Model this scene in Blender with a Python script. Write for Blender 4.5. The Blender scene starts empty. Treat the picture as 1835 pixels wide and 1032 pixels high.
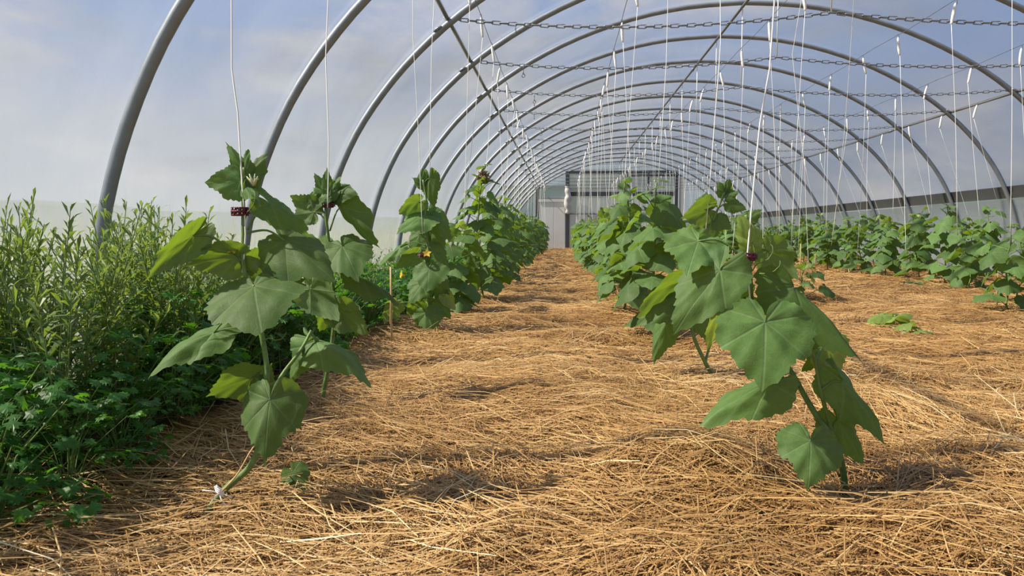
import bpy, math, random
import numpy as np
from mathutils import Vector, Matrix

scene = bpy.context.scene
COL = scene.collection
rnd = random.Random(7)
npr = np.random.default_rng(11)

# ------------------------------------------------------------------ camera
FPX, CAM_H = 1400.0, 0.58
PITCH = math.atan(98 / FPX)
YAW = math.atan(92.5 / FPX * math.cos(PITCH))
cam_data = bpy.data.cameras.new('camera')
cam_data.sensor_width = 36.0
cam_data.lens = 36.0 * FPX / 1835.0
cam_data.clip_start = 0.02
cam_data.clip_end = 3000
cam = bpy.data.objects.new('camera', cam_data)
COL.objects.link(cam)
cam.location = (0, 0, CAM_H)
cam.rotation_euler = (math.pi / 2 - PITCH, 0, YAW)
scene.camera = cam

# ------------------------------------------------------------------ view, sky, sun
scene.view_settings.view_transform = 'Standard'
scene.view_settings.look = 'None'
scene.view_settings.gamma = 1.0
scene.view_settings.use_curve_mapping = False
scene.view_settings.exposure = 0.0

def NN(nt, t, **kw):
    n = nt.nodes.new(t)
    for k, v in kw.items():
        if k.startswith('i_'):
            key = k[2:]
            key = int(key) if key.isdigit() else key.replace('_', ' ')
            n.inputs[key].default_value = v
        else:
            setattr(n, k, v)
    return n

def ramp(nt, stops, interp='LINEAR'):
    n = nt.nodes.new('ShaderNodeValToRGB')
    cr = n.color_ramp
    cr.interpolation = interp
    while len(cr.elements) > 1:
        cr.elements.remove(cr.elements[0])
    cr.elements[0].position = stops[0][0]
    cr.elements[0].color = (*stops[0][1], 1)
    for p, c in stops[1:]:
        e = cr.elements.new(p)
        e.color = (*c, 1)
    return n

world = bpy.data.worlds.new('sky')
scene.world = world
world.use_nodes = True
nt = world.node_tree
nt.nodes.clear()
L = nt.links.new
tc = NN(nt, 'ShaderNodeTexCoord')
sep = NN(nt, 'ShaderNodeSeparateXYZ')
L(tc.outputs['Generated'], sep.inputs[0])
grad = ramp(nt, [(0.0, (.50, .54, .60)), (.10, (.42, .50, .64)), (.28, (.20, .37, .76)), (.5, (.14, .31, .74)), (1.0, (.09, .23, .60))])
L(sep.outputs['Z'], grad.inputs[0])
mp = NN(nt, 'ShaderNodeMapping')
mp.inputs['Scale'].default_value = (1.0, 1.0, 2.6)
mp.inputs['Location'].default_value = (1.35, .4, .7)
L(tc.outputs['Generated'], mp.inputs[0])
cl = NN(nt, 'ShaderNodeTexNoise', i_Scale=3.4, i_Detail=7.0, i_Roughness=.55, i_Distortion=.35)
L(mp.outputs[0], cl.inputs['Vector'])
cr1 = ramp(nt, [(.46, (0, 0, 0)), (.68, (1, 1, 1))])
L(cl.outputs['Fac'], cr1.inputs[0])
cl2 = NN(nt, 'ShaderNodeTexNoise', i_Scale=4.2, i_Detail=5.0, i_Roughness=.5)
L(mp.outputs[0], cl2.inputs['Vector'])
cr2 = ramp(nt, [(.35, (.30, .34, .42)), (.62, (.78, .75, .76))])
L(cl2.outputs['Fac'], cr2.inputs[0])
mx = NN(nt, 'ShaderNodeMix', data_type='RGBA')
L(cr1.outputs[0], mx.inputs['Factor'])
L(grad.outputs[0], mx.inputs['A'])
L(cr2.outputs[0], mx.inputs['B'])
bg = NN(nt, 'ShaderNodeBackground', i_Strength=0.74)
L(mx.outputs['Result'], bg.inputs[0])
wo = NN(nt, 'ShaderNodeOutputWorld')
L(bg.outputs[0], wo.inputs[0])

sun_data = bpy.data.lights.new('sun', 'SUN')
sun_data.energy = 9.8
sun_data.angle = math.radians(1.2)
sun_data.color = (1.0, .90, .74)
sun = bpy.data.objects.new('sun', sun_data)
COL.objects.link(sun)
SUN_DIR = Vector((.68, .11, -.70)).normalized()
sun.rotation_euler = SUN_DIR.to_track_quat('-Z', 'Y').to_euler()
sun.location = (-20, -9, 22)

# ------------------------------------------------------------------ pixel helpers (a pixel gives a direction, the distance comes from the row)
_r = Vector((math.cos(YAW), math.sin(YAW), 0))
_u = Vector((-math.sin(YAW) * math.sin(PITCH), math.cos(YAW) * math.sin(PITCH), math.cos(PITCH)))
_f = Vector((-math.sin(YAW) * math.cos(PITCH), math.cos(YAW) * math.cos(PITCH), -math.sin(PITCH)))

def P(px, py, d):
    v = _r * ((px - 917.5) / FPX) + _u * ((516 - py) / FPX) + _f
    return Vector((0, 0, CAM_H)) + v * (d / v.y)

# ------------------------------------------------------------------ object helpers
def empty(name, loc, label=None, cat=None, group=None):
    o = bpy.data.objects.new(name, None)
    o.empty_display_size = .05
    o.location = loc
    COL.objects.link(o)
    tag(o, label, cat, group)
    return o

def tag(o, label=None, cat=None, group=None, kind=None):
    if label: o['label'] = label
    if cat: o['category'] = cat
    if group: o['group'] = group
    if kind: o['kind'] = kind
    return o

def link(name, me, parent=None, loc=None, mat4=None):
    o = bpy.data.objects.new(name, me)
    COL.objects.link(o)
    if parent: o.parent = parent
    if mat4 is not None: o.matrix_basis = mat4
    elif loc is not None: o.location = loc
    return o

def np_mesh(name, V, F, mat=None, smooth=True, attrs=None):
    """V (n,3) array, F (m,k) array of equal-sized faces."""
    V = np.asarray(V, np.float32); F = np.asarray(F, np.int32)
    me = bpy.data.meshes.new(name)
    me.vertices.add(len(V)); me.vertices.foreach_set('co', V.ravel())
    m, k = F.shape
    me.loops.add(m * k); me.loops.foreach_set('vertex_index', F.ravel())
    me.polygons.add(m)
    me.polygons.foreach_set('loop_start', np.arange(0, m * k, k, dtype=np.int32))
    me.polygons.foreach_set('use_smooth', np.full(m, smooth, bool))
    for an, arr in (attrs or {}).items():
        arr = np.asarray(arr, np.float32)
        if arr.ndim == 1:
            a = me.attributes.new(an, 'FLOAT', 'POINT'); a.data.foreach_set('value', arr)
        else:
            a = me.attributes.new(an, 'FLOAT_VECTOR', 'POINT'); a.data.foreach_set('vector', arr.ravel())
    me.update(calc_edges=True)
    if mat: me.materials.append(mat)
    return me

class MB:
    """collects boxes, tubes and lathes for ONE mesh"""
    def __init__(s): s.v = []; s.f = []
    def add(s, vs, fs):
        b = len(s.v)
        s.v += [tuple(p) for p in vs]
        s.f += [tuple(i + b for i in f) for f in fs]
        return s
    def box(s, x0, x1, y0, y1, z0, z1, bev=0.0):
        if bev <= 0:
            vs = [(x, y, z) for x in (x0, x1) for y in (y0, y1) for z in (z0, z1)]
            return s.add(vs, [(0, 1, 3, 2), (4, 6, 7, 5), (0, 4, 5, 1), (2, 3, 7, 6), (0, 2, 6, 4), (1, 5, 7, 3)])
        # octagonal-section prism along the longest axis
        dims = [(x1 - x0), (y1 - y0), (z1 - z0)]
        ax = dims.index(max(dims))
        lo = [x0, y0, z0]; hi = [x1, y1, z1]
        a, b = [i for i in range(3) if i != ax]
        oc = [(lo[a] + bev, lo[b]), (hi[a] - bev, lo[b]), (hi[a], lo[b] + bev), (hi[a], hi[b] - bev), (hi[a] - bev, hi[b]), (lo[a] + bev, hi[b]), (lo[a], hi[b] - bev), (lo[a], lo[b] + bev)]
        vs = []
        for e in (lo[ax], hi[ax]):
            for p in oc:
                q = [0, 0, 0]; q[ax] = e; q[a] = p[0]; q[b] = p[1]; vs.append(q)
        fs = [(i, (i + 1) % 8, 8 + (i + 1) % 8, 8 + i) for i in range(8)] + [tuple(range(8)), tuple(range(15, 7, -1))]
        return s.add(vs, fs)
    def tube(s, pts, rad, n=6, caps=True):
        pts = [Vector(p) for p in pts]
        if not hasattr(rad, '__len__'): rad = [rad] * len(pts)
        vs = []; fs = []
        prev = None
        for i, p in enumerate(pts):
            t = (pts[min(i + 1, len(pts) - 1)] - pts[max(i - 1, 0)])
            t = t.normalized() if t.length > 1e-9 else Vector((0, 0, 1))
            if prev is None:
                a = Vector((1, 0, 0)) if abs(t.x) < .8 else Vector((0, 1, 0))
            else: a = prev
            x = (a - t * a.dot(t)).normalized(); y = t.cross(x); prev = x
            for k in range(n):
                an = 2 * math.pi * k / n
                vs.append(p + (x * math.cos(an) + y * math.sin(an)) * rad[i])
        for i in range(len(pts) - 1):
            for k in range(n):
                k2 = (k + 1) % n
                fs.append((i * n + k, i * n + k2, (i + 1) * n + k2, (i + 1) * n + k))
        if caps:
            fs.append(tuple(range(n - 1, -1, -1))); e = (len(pts) - 1) * n
            fs.append(tuple(range(e, e + n)))
        return s.add(vs, fs)
    def torus(s, c, R, r, n=16, m=6, ax=(0, 0, 1), sx=1.0):
        ax = Vector(ax).normalized(); a = Vector((1, 0, 0)) if abs(ax.x) < .8 else Vector((0, 1, 0))
        x = (a - ax * a.dot(ax)).normalized(); y = ax.cross(x); vs = []; fs = []
        for i in range(n):
            th = 2 * math.pi * i / n
            d = x * math.cos(th) + y * math.sin(th)
            for k in range(m):
                ph = 2 * math.pi * k / m
                vs.append(Vector(c) + (x * math.cos(th) * sx + y * math.sin(th)) * R + d * r * math.cos(ph) + ax * r * math.sin(ph))
        for i in range(n):
            for k in range(m):
                fs.append((i * m + k, ((i + 1) % n) * m + k, ((i + 1) % n) * m + (k + 1) % m, i * m + (k + 1) % m))
        return s.add(vs, fs)
    def mesh(s, name, mat, smooth=False):
        me = bpy.data.meshes.new(name)
        me.from_pydata(s.v, [], s.f)
        me.polygons.foreach_set('use_smooth', [smooth] * len(me.polygons))
        me.update()
        if mat: me.materials.append(mat)
        return me
    def obj(s, name, mat, parent=None, smooth=False, loc=None):
        return link(name, s.mesh(name, mat, smooth), parent, loc)

def catmull(pts, per=6):
    pts = [Vector(p) for p in pts]
    out = []
    for i in range(len(pts) - 1):
        p0 = pts[max(i - 1, 0)]; p1 = pts[i]; p2 = pts[i + 1]; p3 = pts[min(i + 2, len(pts) - 1)]
        for k in range(per):
            t = k / per
            out.append(.5 * ((2 * p1) + (p2 - p0) * t + (2 * p0 - 5 * p1 + 4 * p2 - p3) * t * t + (3 * p1 - p0 - 3 * p2 + p3) * t ** 3))
    out.append(pts[-1])
    return out

# ------------------------------------------------------------------ materials
def newmat(name):
    m = bpy.data.materials.new(name); m.use_nodes = True
    m.node_tree.nodes.clear()
    return m, m.node_tree

def simple(name, col, rough=.6, metal=0.0, noise=0.0, nscale=20.0, bump=0.0, spec=.5):
    m, nt = newmat(name); L = nt.links.new
    b = NN(nt, 'ShaderNodeBsdfPrincipled', i_Roughness=rough, i_Metallic=metal)
    b.inputs['Base Color'].default_value = (*col, 1)
    b.inputs['Specular IOR Level'].default_value = spec
    if noise or bump:
        tcx = NN(nt, 'ShaderNodeTexCoord')
        no = NN(nt, 'ShaderNodeTexNoise', i_Scale=nscale, i_Detail=5.0, i_Roughness=.6)
        L(tcx.outputs['Object'], no.inputs['Vector'])
        if noise:
            r = ramp(nt, [(.25, tuple(c * (1 - noise) for c in col)), (.75, tuple(min(1, c * (1 + noise)) for c in col))])
            L(no.outputs['Fac'], r.inputs[0]); L(r.outputs[0], b.inputs['Base Color'])
        if bump:
            bp = NN(nt, 'ShaderNodeBump', i_Strength=bump, i_Distance=.01)
            L(no.outputs['Fac'], bp.inputs['Height']); L(bp.outputs[0], b.inputs['Normal'])
    o = NN(nt, 'ShaderNodeOutputMaterial'); L(b.outputs[0], o.inputs[0])
    return m

def film_mat(name, haze=.30, tint=(.95, .96, .97), white=(.92, .93, .94), var=.1, gloss=.5, dust=0.0):
    m, nt = newmat(name); L = nt.links.new
    tcx = NN(nt, 'ShaderNodeTexCoord')
    no = NN(nt, 'ShaderNodeTexNoise', i_Scale=.9, i_Detail=6.0, i_Roughness=.6, i_Distortion=.4)
    L(tcx.outputs['Object'], no.inputs['Vector'])
    mr = NN(nt, 'ShaderNodeMapRange'); mr.inputs['From Min'].default_value = .3; mr.inputs['From Max'].default_value = .7
    mr.inputs['To Min'].default_value = haze - var; mr.inputs['To Max'].default_value = haze + var
    L(no.outputs['Fac'], mr.inputs['Value'])
    hz = mr
    if dust:
        sz = NN(nt, 'ShaderNodeSeparateXYZ'); L(tcx.outputs['Object'], sz.inputs[0])
        md = NN(nt, 'ShaderNodeMapRange', interpolation_type='SMOOTHSTEP'); md.inputs['From Min'].default_value = 1.7; md.inputs['From Max'].default_value = .2
        md.inputs['To Min'].default_value = 0; md.inputs['To Max'].default_value = dust; L(sz.outputs['Z'], md.inputs['Value'])
        hz = NN(nt, 'ShaderNodeMath', operation='ADD'); L(mr.outputs[0], hz.inputs[0]); L(md.outputs[0], hz.inputs[1])
    tr = NN(nt, 'ShaderNodeBsdfTransparent'); tr.inputs[0].default_value = (*tint, 1)
    tl = NN(nt, 'ShaderNodeBsdfTranslucent'); tl.inputs[0].default_value = (*white, 1)
    df = NN(nt, 'ShaderNodeBsdfDiffuse'); df.inputs[0].default_value = (*white, 1)
    m1 = NN(nt, 'ShaderNodeMixShader', i_0=.35); L(tl.outputs[0], m1.inputs[1]); L(df.outputs[0], m1.inputs[2])
    m2 = NN(nt, 'ShaderNodeMixShader'); L(hz.outputs[0], m2.inputs[0]); L(tr.outputs[0], m2.inputs[1]); L(m1.outputs[0], m2.inputs[2])
    wn = NN(nt, 'ShaderNodeTexNoise', i_Scale=2.2, i_Detail=3.0)
    L(tcx.outputs['Object'], wn.inputs['Vector'])
    bp = NN(nt, 'ShaderNodeBump', i_Strength=.25, i_Distance=.06); L(wn.outputs['Fac'], bp.inputs['Height'])
    gl = NN(nt, 'ShaderNodeBsdfGlossy', i_Roughness=.22); gl.inputs[0].default_value = (.9, .9, .9, 1)
    L(bp.outputs[0], gl.inputs['Normal'])
    fr = NN(nt, 'ShaderNodeFresnel', i_IOR=1.45)
    mu = NN(nt, 'ShaderNodeMath', operation='MULTIPLY'); mu.inputs[1].default_value = gloss
    L(fr.outputs[0], mu.inputs[0])
    m3 = NN(nt, 'ShaderNodeMixShader'); L(mu.outputs[0], m3.inputs[0]); L(m2.outputs[0], m3.inputs[1]); L(gl.outputs[0], m3.inputs[2])
    o = NN(nt, 'ShaderNodeOutputMaterial'); L(m3.outputs[0], o.inputs[0])
    return m

def leaf_mat(name, front, back, trans, tfac=.38, vein=(.20, .32, .14), rough=.42, veins=True, var=.35, attr=None):
    m, nt = newmat(name); L = nt.links.new
    geo = NN(nt, 'ShaderNodeNewGeometry')
    oi = NN(nt, 'ShaderNodeObjectInfo')
    fb = NN(nt, 'ShaderNodeMix', data_type='RGBA')
    fb.inputs['A'].default_value = (*front, 1); fb.inputs['B'].default_value = (*back, 1)
    L(geo.outputs['Backfacing'], fb.inputs['Factor'])
    # per-leaf tone
    hs = NN(nt, 'ShaderNodeHueSaturation')
    mr = NN(nt, 'ShaderNodeMapRange'); mr.inputs['To Min'].default_value = 1 - var; mr.inputs['To Max'].default_value = 1 + var
    if attr:
        at0 = NN(nt, 'ShaderNodeAttribute', attribute_name=attr)
        L(at0.outputs['Fac'], mr.inputs['Value'])
    else:
        L(oi.outputs['Random'], mr.inputs['Value'])
    L(mr.outputs[0], hs.inputs['Value'])
    col = fb.outputs['Result']
    bump_in = None
    if veins:
        at = NN(nt, 'ShaderNodeAttribute', attribute_name='leafuv')
        s = NN(nt, 'ShaderNodeSeparateXYZ'); L(at.outputs['Vector'], s.inputs[0])
        ab = NN(nt, 'ShaderNodeMath', operation='ABSOLUTE'); L(s.outputs['X'], ab.inputs[0])
        best = None
        for deg in (0, 52, 108, 148):
            a = math.radians(deg)
            # distance from the ray leaving the junction at this angle
            m1 = NN(nt, 'ShaderNodeMath', operation='MULTIPLY'); m1.inputs[1].default_value = math.cos(a); L(ab.outputs[0], m1.inputs[0])
            m2 = NN(nt, 'ShaderNodeMath', operation='MULTIPLY_ADD'); m2.inputs[1].default_value = -math.sin(a); L(s.outputs['Y'], m2.inputs[0]); L(m1.outputs[0], m2.inputs[2])
            d = NN(nt, 'ShaderNodeMath', operation='ABSOLUTE'); L(m2.outputs[0], d.inputs[0])
            # in front of the junction along that ray
            p1 = NN(nt, 'ShaderNodeMath', operation='MULTIPLY'); p1.inputs[1].default_value = math.sin(a); L(ab.outputs[0], p1.inputs[0])
            p2 = NN(nt, 'ShaderNodeMath', operation='MULTIPLY_ADD'); p2.inputs[1].default_value = math.cos(a); L(s.outputs['Y'], p2.inputs[0]); L(p1.outputs[0], p2.inputs[2])
            lt = NN(nt, 'ShaderNodeMath', operation='LESS_THAN'); lt.inputs[1].default_value = 0.0; L(p2.outputs[0], lt.inputs[0])
            d2 = NN(nt, 'ShaderNodeMath', operation='ADD'); L(d.outputs[0], d2.inputs[0]); L(lt.outputs[0], d2.inputs[1])
            if best is None: best = d2
            else:
                mn = NN(nt, 'ShaderNodeMath', operation='MINIMUM'); L(best.outputs[0], mn.inputs[0]); L(d2.outputs[0], mn.inputs[1]); best = mn
        vr = NN(nt, 'ShaderNodeMapRange'); vr.inputs['From Min'].default_value = .006; vr.inputs['From Max'].default_value = .022
        vr.inputs['To Min'].default_value = 1; vr.inputs['To Max'].default_value = 0
        L(best.outputs[0], vr.inputs['Value'])
        vo = NN(nt, 'ShaderNodeTexVoronoi', feature='DISTANCE_TO_EDGE', i_Scale=9.0)
        L(at.outputs['Vector'], vo.inputs['Vector'])
        v2 = NN(nt, 'ShaderNodeMapRange'); v2.inputs['From Min'].default_value = 0; v2.inputs['From Max'].default_value = .09
        v2.inputs['To Min'].default_value = .24; v2.inputs['To Max'].default_value = 0
        L(vo.outputs['Distance'], v2.inputs['Value'])
        vm = NN(nt, 'ShaderNodeMath', operation='MAXIMUM'); L(vr.outputs[0], vm.inputs[0]); L(v2.outputs[0], vm.inputs[1])
        vx = NN(nt, 'ShaderNodeMix', data_type='RGBA'); vx.inputs['B'].default_value = (*vein, 1)
        vs = NN(nt, 'ShaderNodeMath', operation='MULTIPLY'); vs.inputs[1].default_value = .45; L(vm.outputs[0], vs.inputs[0])
        L(vs.outputs[0], vx.inputs['Factor']); L(col, vx.inputs['A']); col = vx.outputs['Result']
        bump_in = vm
        no = NN(nt, 'ShaderNodeTexNoise', i_Scale=7.0, i_Detail=5.0); L(at.outputs['Vector'], no.inputs['Vector'])
        mo = NN(nt, 'ShaderNodeMix', data_type='RGBA', blend_type='MULTIPLY'); mo.inputs['Factor'].default_value = .5
        rr = ramp(nt, [(.3, (.62, .66, .6)), (.7, (1.25, 1.2, 1.1))]); L(no.outputs['Fac'], rr.inputs[0])  # light and shadow mottling within a leaf, put into its colour
        L(col, mo.inputs['A']); L(rr.outputs[0], mo.inputs['B']); col = mo.outputs['Result']
    L(col, hs.inputs['Color'])
    b = NN(nt, 'ShaderNodeBsdfPrincipled', i_Roughness=rough)
    b.inputs['Specular IOR Level'].default_value = .32
    L(hs.outputs[0], b.inputs['Base Color'])
    if bump_in is not None:
        bp = NN(nt, 'ShaderNodeBump', i_Strength=.30, i_Distance=.002, invert=True); L(bump_in.outputs[0], bp.inputs['Height']); L(bp.outputs[0], b.inputs['Normal'])
    t = NN(nt, 'ShaderNodeBsdfTranslucent'); t.inputs[0].default_value = (*trans, 1)
    mixs = NN(nt, 'ShaderNodeMixShader', i_0=tfac); L(b.outputs[0], mixs.inputs[1]); L(t.outputs[0], mixs.inputs[2])
    o = NN(nt, 'ShaderNodeOutputMaterial'); L(mixs.outputs[0], o.inputs[0])
    return m

def straw_mat(name):
    m, nt = newmat(name); L = nt.links.new
    at = NN(nt, 'ShaderNodeAttribute', attribute_name='tone')
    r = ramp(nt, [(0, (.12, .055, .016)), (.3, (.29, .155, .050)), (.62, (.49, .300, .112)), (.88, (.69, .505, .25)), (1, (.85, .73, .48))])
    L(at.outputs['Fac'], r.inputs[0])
    b = NN(nt, 'ShaderNodeBsdfPrincipled', i_Roughness=.45); b.inputs['Specular IOR Level'].default_value = .4
    L(r.outputs[0], b.inputs['Base Color'])
    t = NN(nt, 'ShaderNodeBsdfTranslucent'); L(r.outputs[0], t.inputs[0])
    mixs = NN(nt, 'ShaderNodeMixShader', i_0=.15); L(b.outputs[0], mixs.inputs[1]); L(t.outputs[0], mixs.inputs[2])
    o = NN(nt, 'ShaderNodeOutputMaterial'); L(mixs.outputs[0], o.inputs[0])
    return m

def floor_mat():
    m, nt = newmat('straw covered soil'); L = nt.links.new
    tcx = NN(nt, 'ShaderNodeTexCoord')
    # straw: stretched noise in two directions; bare dark soil in the herb bed
    cols = []
    for i, (sx, sy) in enumerate(((90, 9), (12, 70))):
        mpn = NN(nt, 'ShaderNodeMapping'); mpn.inputs['Scale'].default_value = (sx, sy, 20); mpn.inputs['Rotation'].default_value = (0, 0, .4 + i * .5)
        L(tcx.outputs['Object'], mpn.inputs[0])
        no = NN(nt, 'ShaderNodeTexNoise', i_Scale=1.0, i_Detail=4.0, i_Roughness=.65, i_Distortion=1.2); L(mpn.outputs[0], no.inputs['Vector'])
        cols.append(no)
    av = NN(nt, 'ShaderNodeMath', operation='MAXIMUM'); L(cols[0].outputs['Fac'], av.inputs[0]); L(cols[1].outputs['Fac'], av.inputs[1])
    r = ramp(nt, [(.40, (.10, .042, .012)), (.56, (.30, .145, .042)), (.72, (.60, .36, .125))]); L(av.outputs[0], r.inputs[0])
    s = NN(nt, 'ShaderNodeSeparateXYZ'); L(tcx.outputs['Object'], s.inputs[0])
    wob = NN(nt, 'ShaderNodeTexNoise', i_Scale=4.0, i_Detail=4.0); L(tcx.outputs['Object'], wob.inputs['Vector'])
    ad = NN(nt, 'ShaderNodeMath', operation='MULTIPLY_ADD'); ad.inputs[1].default_value = .35; L(wob.outputs['Fac'], ad.inputs[0]); L(s.outputs['X'], ad.inputs[2])
    mr = NN(nt, 'ShaderNodeMapRange'); mr.inputs['From Min'].default_value = -1.08; mr.inputs['From Max'].default_value = -.93; L(ad.outputs[0], mr.inputs['Value'])
    sl = NN(nt, 'ShaderNodeTexNoise', i_Scale=30.0, i_Detail=6.0); L(tcx.outputs['Object'], sl.inputs['Vector'])
    sr = ramp(nt, [(.3, (.030, .020, .012)), (.7, (.10, .065, .035))]); L(sl.outputs['Fac'], sr.inputs[0])
    mxx = NN(nt, 'ShaderNodeMix', data_type='RGBA'); L(mr.outputs[0], mxx.inputs['Factor']); L(sr.outputs[0], mxx.inputs['A']); L(r.outputs[0], mxx.inputs['B'])
    b = NN(nt, 'ShaderNodeBsdfPrincipled', i_Roughness=.8); b.inputs['Specular IOR Level'].default_value = .2
    L(mxx.outputs['Result'], b.inputs['Base Color'])
    bp = NN(nt, 'ShaderNodeBump', i_Strength=.8, i_Distance=.02); L(av.outputs[0], bp.inputs['Height']); L(bp.outputs[0], b.inputs['Normal'])
    o = NN(nt, 'ShaderNodeOutputMaterial'); L(b.outputs[0], o.inputs[0])
    return m

M = {}
M['steel'] = simple('galvanised steel', (.24, .265, .30), .48, .35, noise=.18, nscale=9, bump=.05)
M['chain'] = simple('weathered chain steel', (.23, .25, .28), .5, .5, noise=.25, nscale=40)
M['wire'] = simple('dark wire', (.20, .21, .23), .5, .6)
M['film'] = film_mat('clear tunnel film', .20, white=(.56, .60, .66), var=.06, dust=.26)
M['skirt'] = film_mat('milky side film', .62, white=(.80, .80, .78), var=.08)
M['endfilm'] = film_mat('end wall film', .45, white=(.86, .88, .90), var=.06)
M['whitepanel'] = simple('white door panel', (.62, .63, .63), .5, noise=.06, nscale=3)
M['darkframe'] = simple('dark door frame', (.06, .065, .075), .5, .2)
M['greyframe'] = simple('grey door frame', (.28, .29, .31), .5, .2)
M['board'] = simple('black rail board', (.035, .036, .042), .6, noise=.3, nscale=6)
M['pale'] = simple('pale post', (.55, .55, .53), .6)
M['curtain'] = simple('dull plastic', (.52, .50, .50), .5, noise=.2, nscale=8, bump=.5)
M['twine'] = simple('white twine', (.88, .88, .86), .7)
M['bobbin'] = simple('white wound twine', (.90, .90, .90), .6, noise=.08, nscale=80, bump=.4)
M['leaf'] = leaf_mat('cucumber leaf', (.098, .190, .056), (.13, .21, .085), (.24, .38, .022), .38, vein=(.19, .29, .15), rough=.6, var=.28)
M['youngleaf'] = leaf_mat('young leaf', (.20, .30, .07), (.24, .34, .11), (.36, .48, .05), .38, vein=(.34, .42, .16), var=.2)
M['leaffar'] = leaf_mat('cucumber leaf far', (.090, .180, .056), (.13, .21, .085), (.22, .36, .025), .36, veins=False, var=.4, attr='tone')
M['herb'] = leaf_mat('narrow herb leaf', (.11, .19, .05), (.15, .23, .08), (.32, .44, .06), .38, veins=False, var=.45, attr='tone')
M['parsley'] = leaf_mat('lobed herb leaf', (.045, .145, .026), (.07, .18, .04), (.16, .44, .02), .38, veins=False, var=.5, attr='tone')
M['grass'] = leaf_mat('tall grass', (.26, .28, .09), (.26, .28, .11), (.30, .32, .08), .35, veins=False, var=.5, attr='tone')
M['stem'] = simple('green stem', (.13, .22, .055), .55, noise=.3, nscale=40, bump=.3)
M['oldstem'] = simple('woody stem base', (.26, .22, .10), .7, noise=.3, nscale=60, bump=.4)
M['petal'] = leaf_mat('yellow petal', (.85, .60, .04), (.80, .58, .06), (.9, .65, .05), .35, veins=False, var=.1)
M['bud'] = simple('pale bud', (.62, .66, .40), .6)
M['clip'] = simple('dark red plastic clip', (.10, .012, .028), .3)
M['dry'] = simple('dry plant remains', (.30, .20, .11), .85, noise=.5, nscale=40)
M['bamboo'] = simple('wooden stake', (.55, .38, .18), .6, noise=.25, nscale=30)
M['straw'] = straw_mat('straw')
M['floor'] = floor_mat()
M['field'] = simple('meadow', (.16, .20, .07), .9, noise=.35, nscale=.6)
M['hill'] = simple('wooded hill', (.055, .085, .075), .95, noise=.4, nscale=.05)
M['barn'] = simple('blue grey barn wall', (.22, .28, .34), .8, noise=.1, nscale=2)

# ------------------------------------------------------------------ ground relief
_ph = npr.uniform(0, 6.28, (14, 2)); _k = npr.normal(0, 1, (14, 2)); _k /= np.linalg.norm(_k, axis=1)[:, None]
_wl = np.geomspace(.16, 2.2, 14); _am = .0062 * _wl ** .5
def ground(x, y):
    x = np.asarray(x, float); y = np.asarray(y, float); z = np.zeros(np.broadcast(x, y).shape)
    for i in range(14):
        a = 2 * math.pi / _wl[i]
        z = z + _am[i] * np.sin(a * (_k[i, 0] * x + _k[i, 1] * y) + _ph[i, 0] + 1.3 * np.sin(.7 * a * (x * .6 - y * .5) + _ph[i, 1]))
    z = z + .055 * np.exp(-(((x - .30) / .20) ** 2 + ((y - 1.80) / .28) ** 2))     # heap of straw beside the near plant
    z = z - .035 * np.exp(-(((x - .64) / .12) ** 2 + ((y - 1.74) / .12) ** 2))     # hollow round its stem
    z = z + .03 * np.exp(-(((x - .85) / .3) ** 2 + ((y - 1.45) / .14) ** 2))
    return z
def gz(x, y): return float(ground(x, y))

def graded(a, stops):
    out = [a]
    for lim, st in stops:
        while out[-1] < lim - 1e-6: out.append(min(lim, out[-1] + st))
    return np.array(out)
gx = np.concatenate([np.arange(-2.05, 2.4, .05), np.arange(2.4, 6.06, .12)])
gy = graded(-3.2, [(.6, .2), (5, .05), (10, .12), (29.2, .4)])
X, Y = np.meshgrid(gx, gy)
V = np.stack([X, Y, ground(X, Y) - .012], -1).reshape(-1, 3)
nx, ny = len(gx), len(gy)
idx = np.arange(nx * ny).reshape(ny, nx)
F = np.stack([idx[:-1, :-1], idx[:-1, 1:], idx[1:, 1:], idx[1:, :-1]], -1).reshape(-1, 4)
tag(link('floor', np_mesh('floor', V, F, M['floor'])), 'soil floor of the tunnel under a thick golden straw mulch', kind='structure')

# meadow and hills outside
def outside_plane():
    mb = MB()
    mb.add([(-400, -60, -.10), (400, -60, -.10), (400, 700, -.10), (-400, 700, -.10)], [(0, 1, 2, 3)])
    tag(mb.obj('meadow_ground', M['field']), 'green meadow outside the plastic tunnel', kind='structure')
outside_plane()
def hill(name, pts, label, depth=60):
    """ridge: list of (x,y,height), a solid rounded bank"""
    vs = []; fs = []; prof = [(-1, 0), (-.6, .55), (-.2, .95), (0, 1), (.3, .9), (.7, .5), (1, 0)]
    pts = [tuple(p) for p in catmull(pts, 5)]
    for i, (x, y, h) in enumerate(pts):
        a = Vector(pts[min(i + 1, len(pts) - 1)]) - Vector(pts[max(i - 1, 0)]); n = Vector((-a.y, a.x, 0)).normalized()
        for u, v in prof:
            vs.append((x + n.x * u * depth, y + n.y * u * depth, h * v * (1 + .08 * math.sin(i * 1.9 + v * 3)) - .3))
    k = len(prof)
    for i in range(len(pts) - 1):
        for j in range(k - 1): fs.append((i * k + j, i * k + j + 1, (i + 1) * k + j + 1, (i + 1) * k + j))
    o = MB().add(vs, fs).obj(name, M['hill'], smooth=True)
    tag(o, label, kind='structure')
hill('hillside', [(-300, 20, 6), (-260, 130, 10), (-210, 230, 13), (-150, 320, 10), (-70, 400, 8), (30, 460, 6)], 'wooded hillside seen dimly through the plastic on the herb side')
hill('far_hillside', [(60, 460, 8), (190, 420, 16), (260, 330, 34), (310, 220, 26), (340, 90, 14)], 'dark wooded hill seen dimly through the plastic above the black rail', 50)

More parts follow.
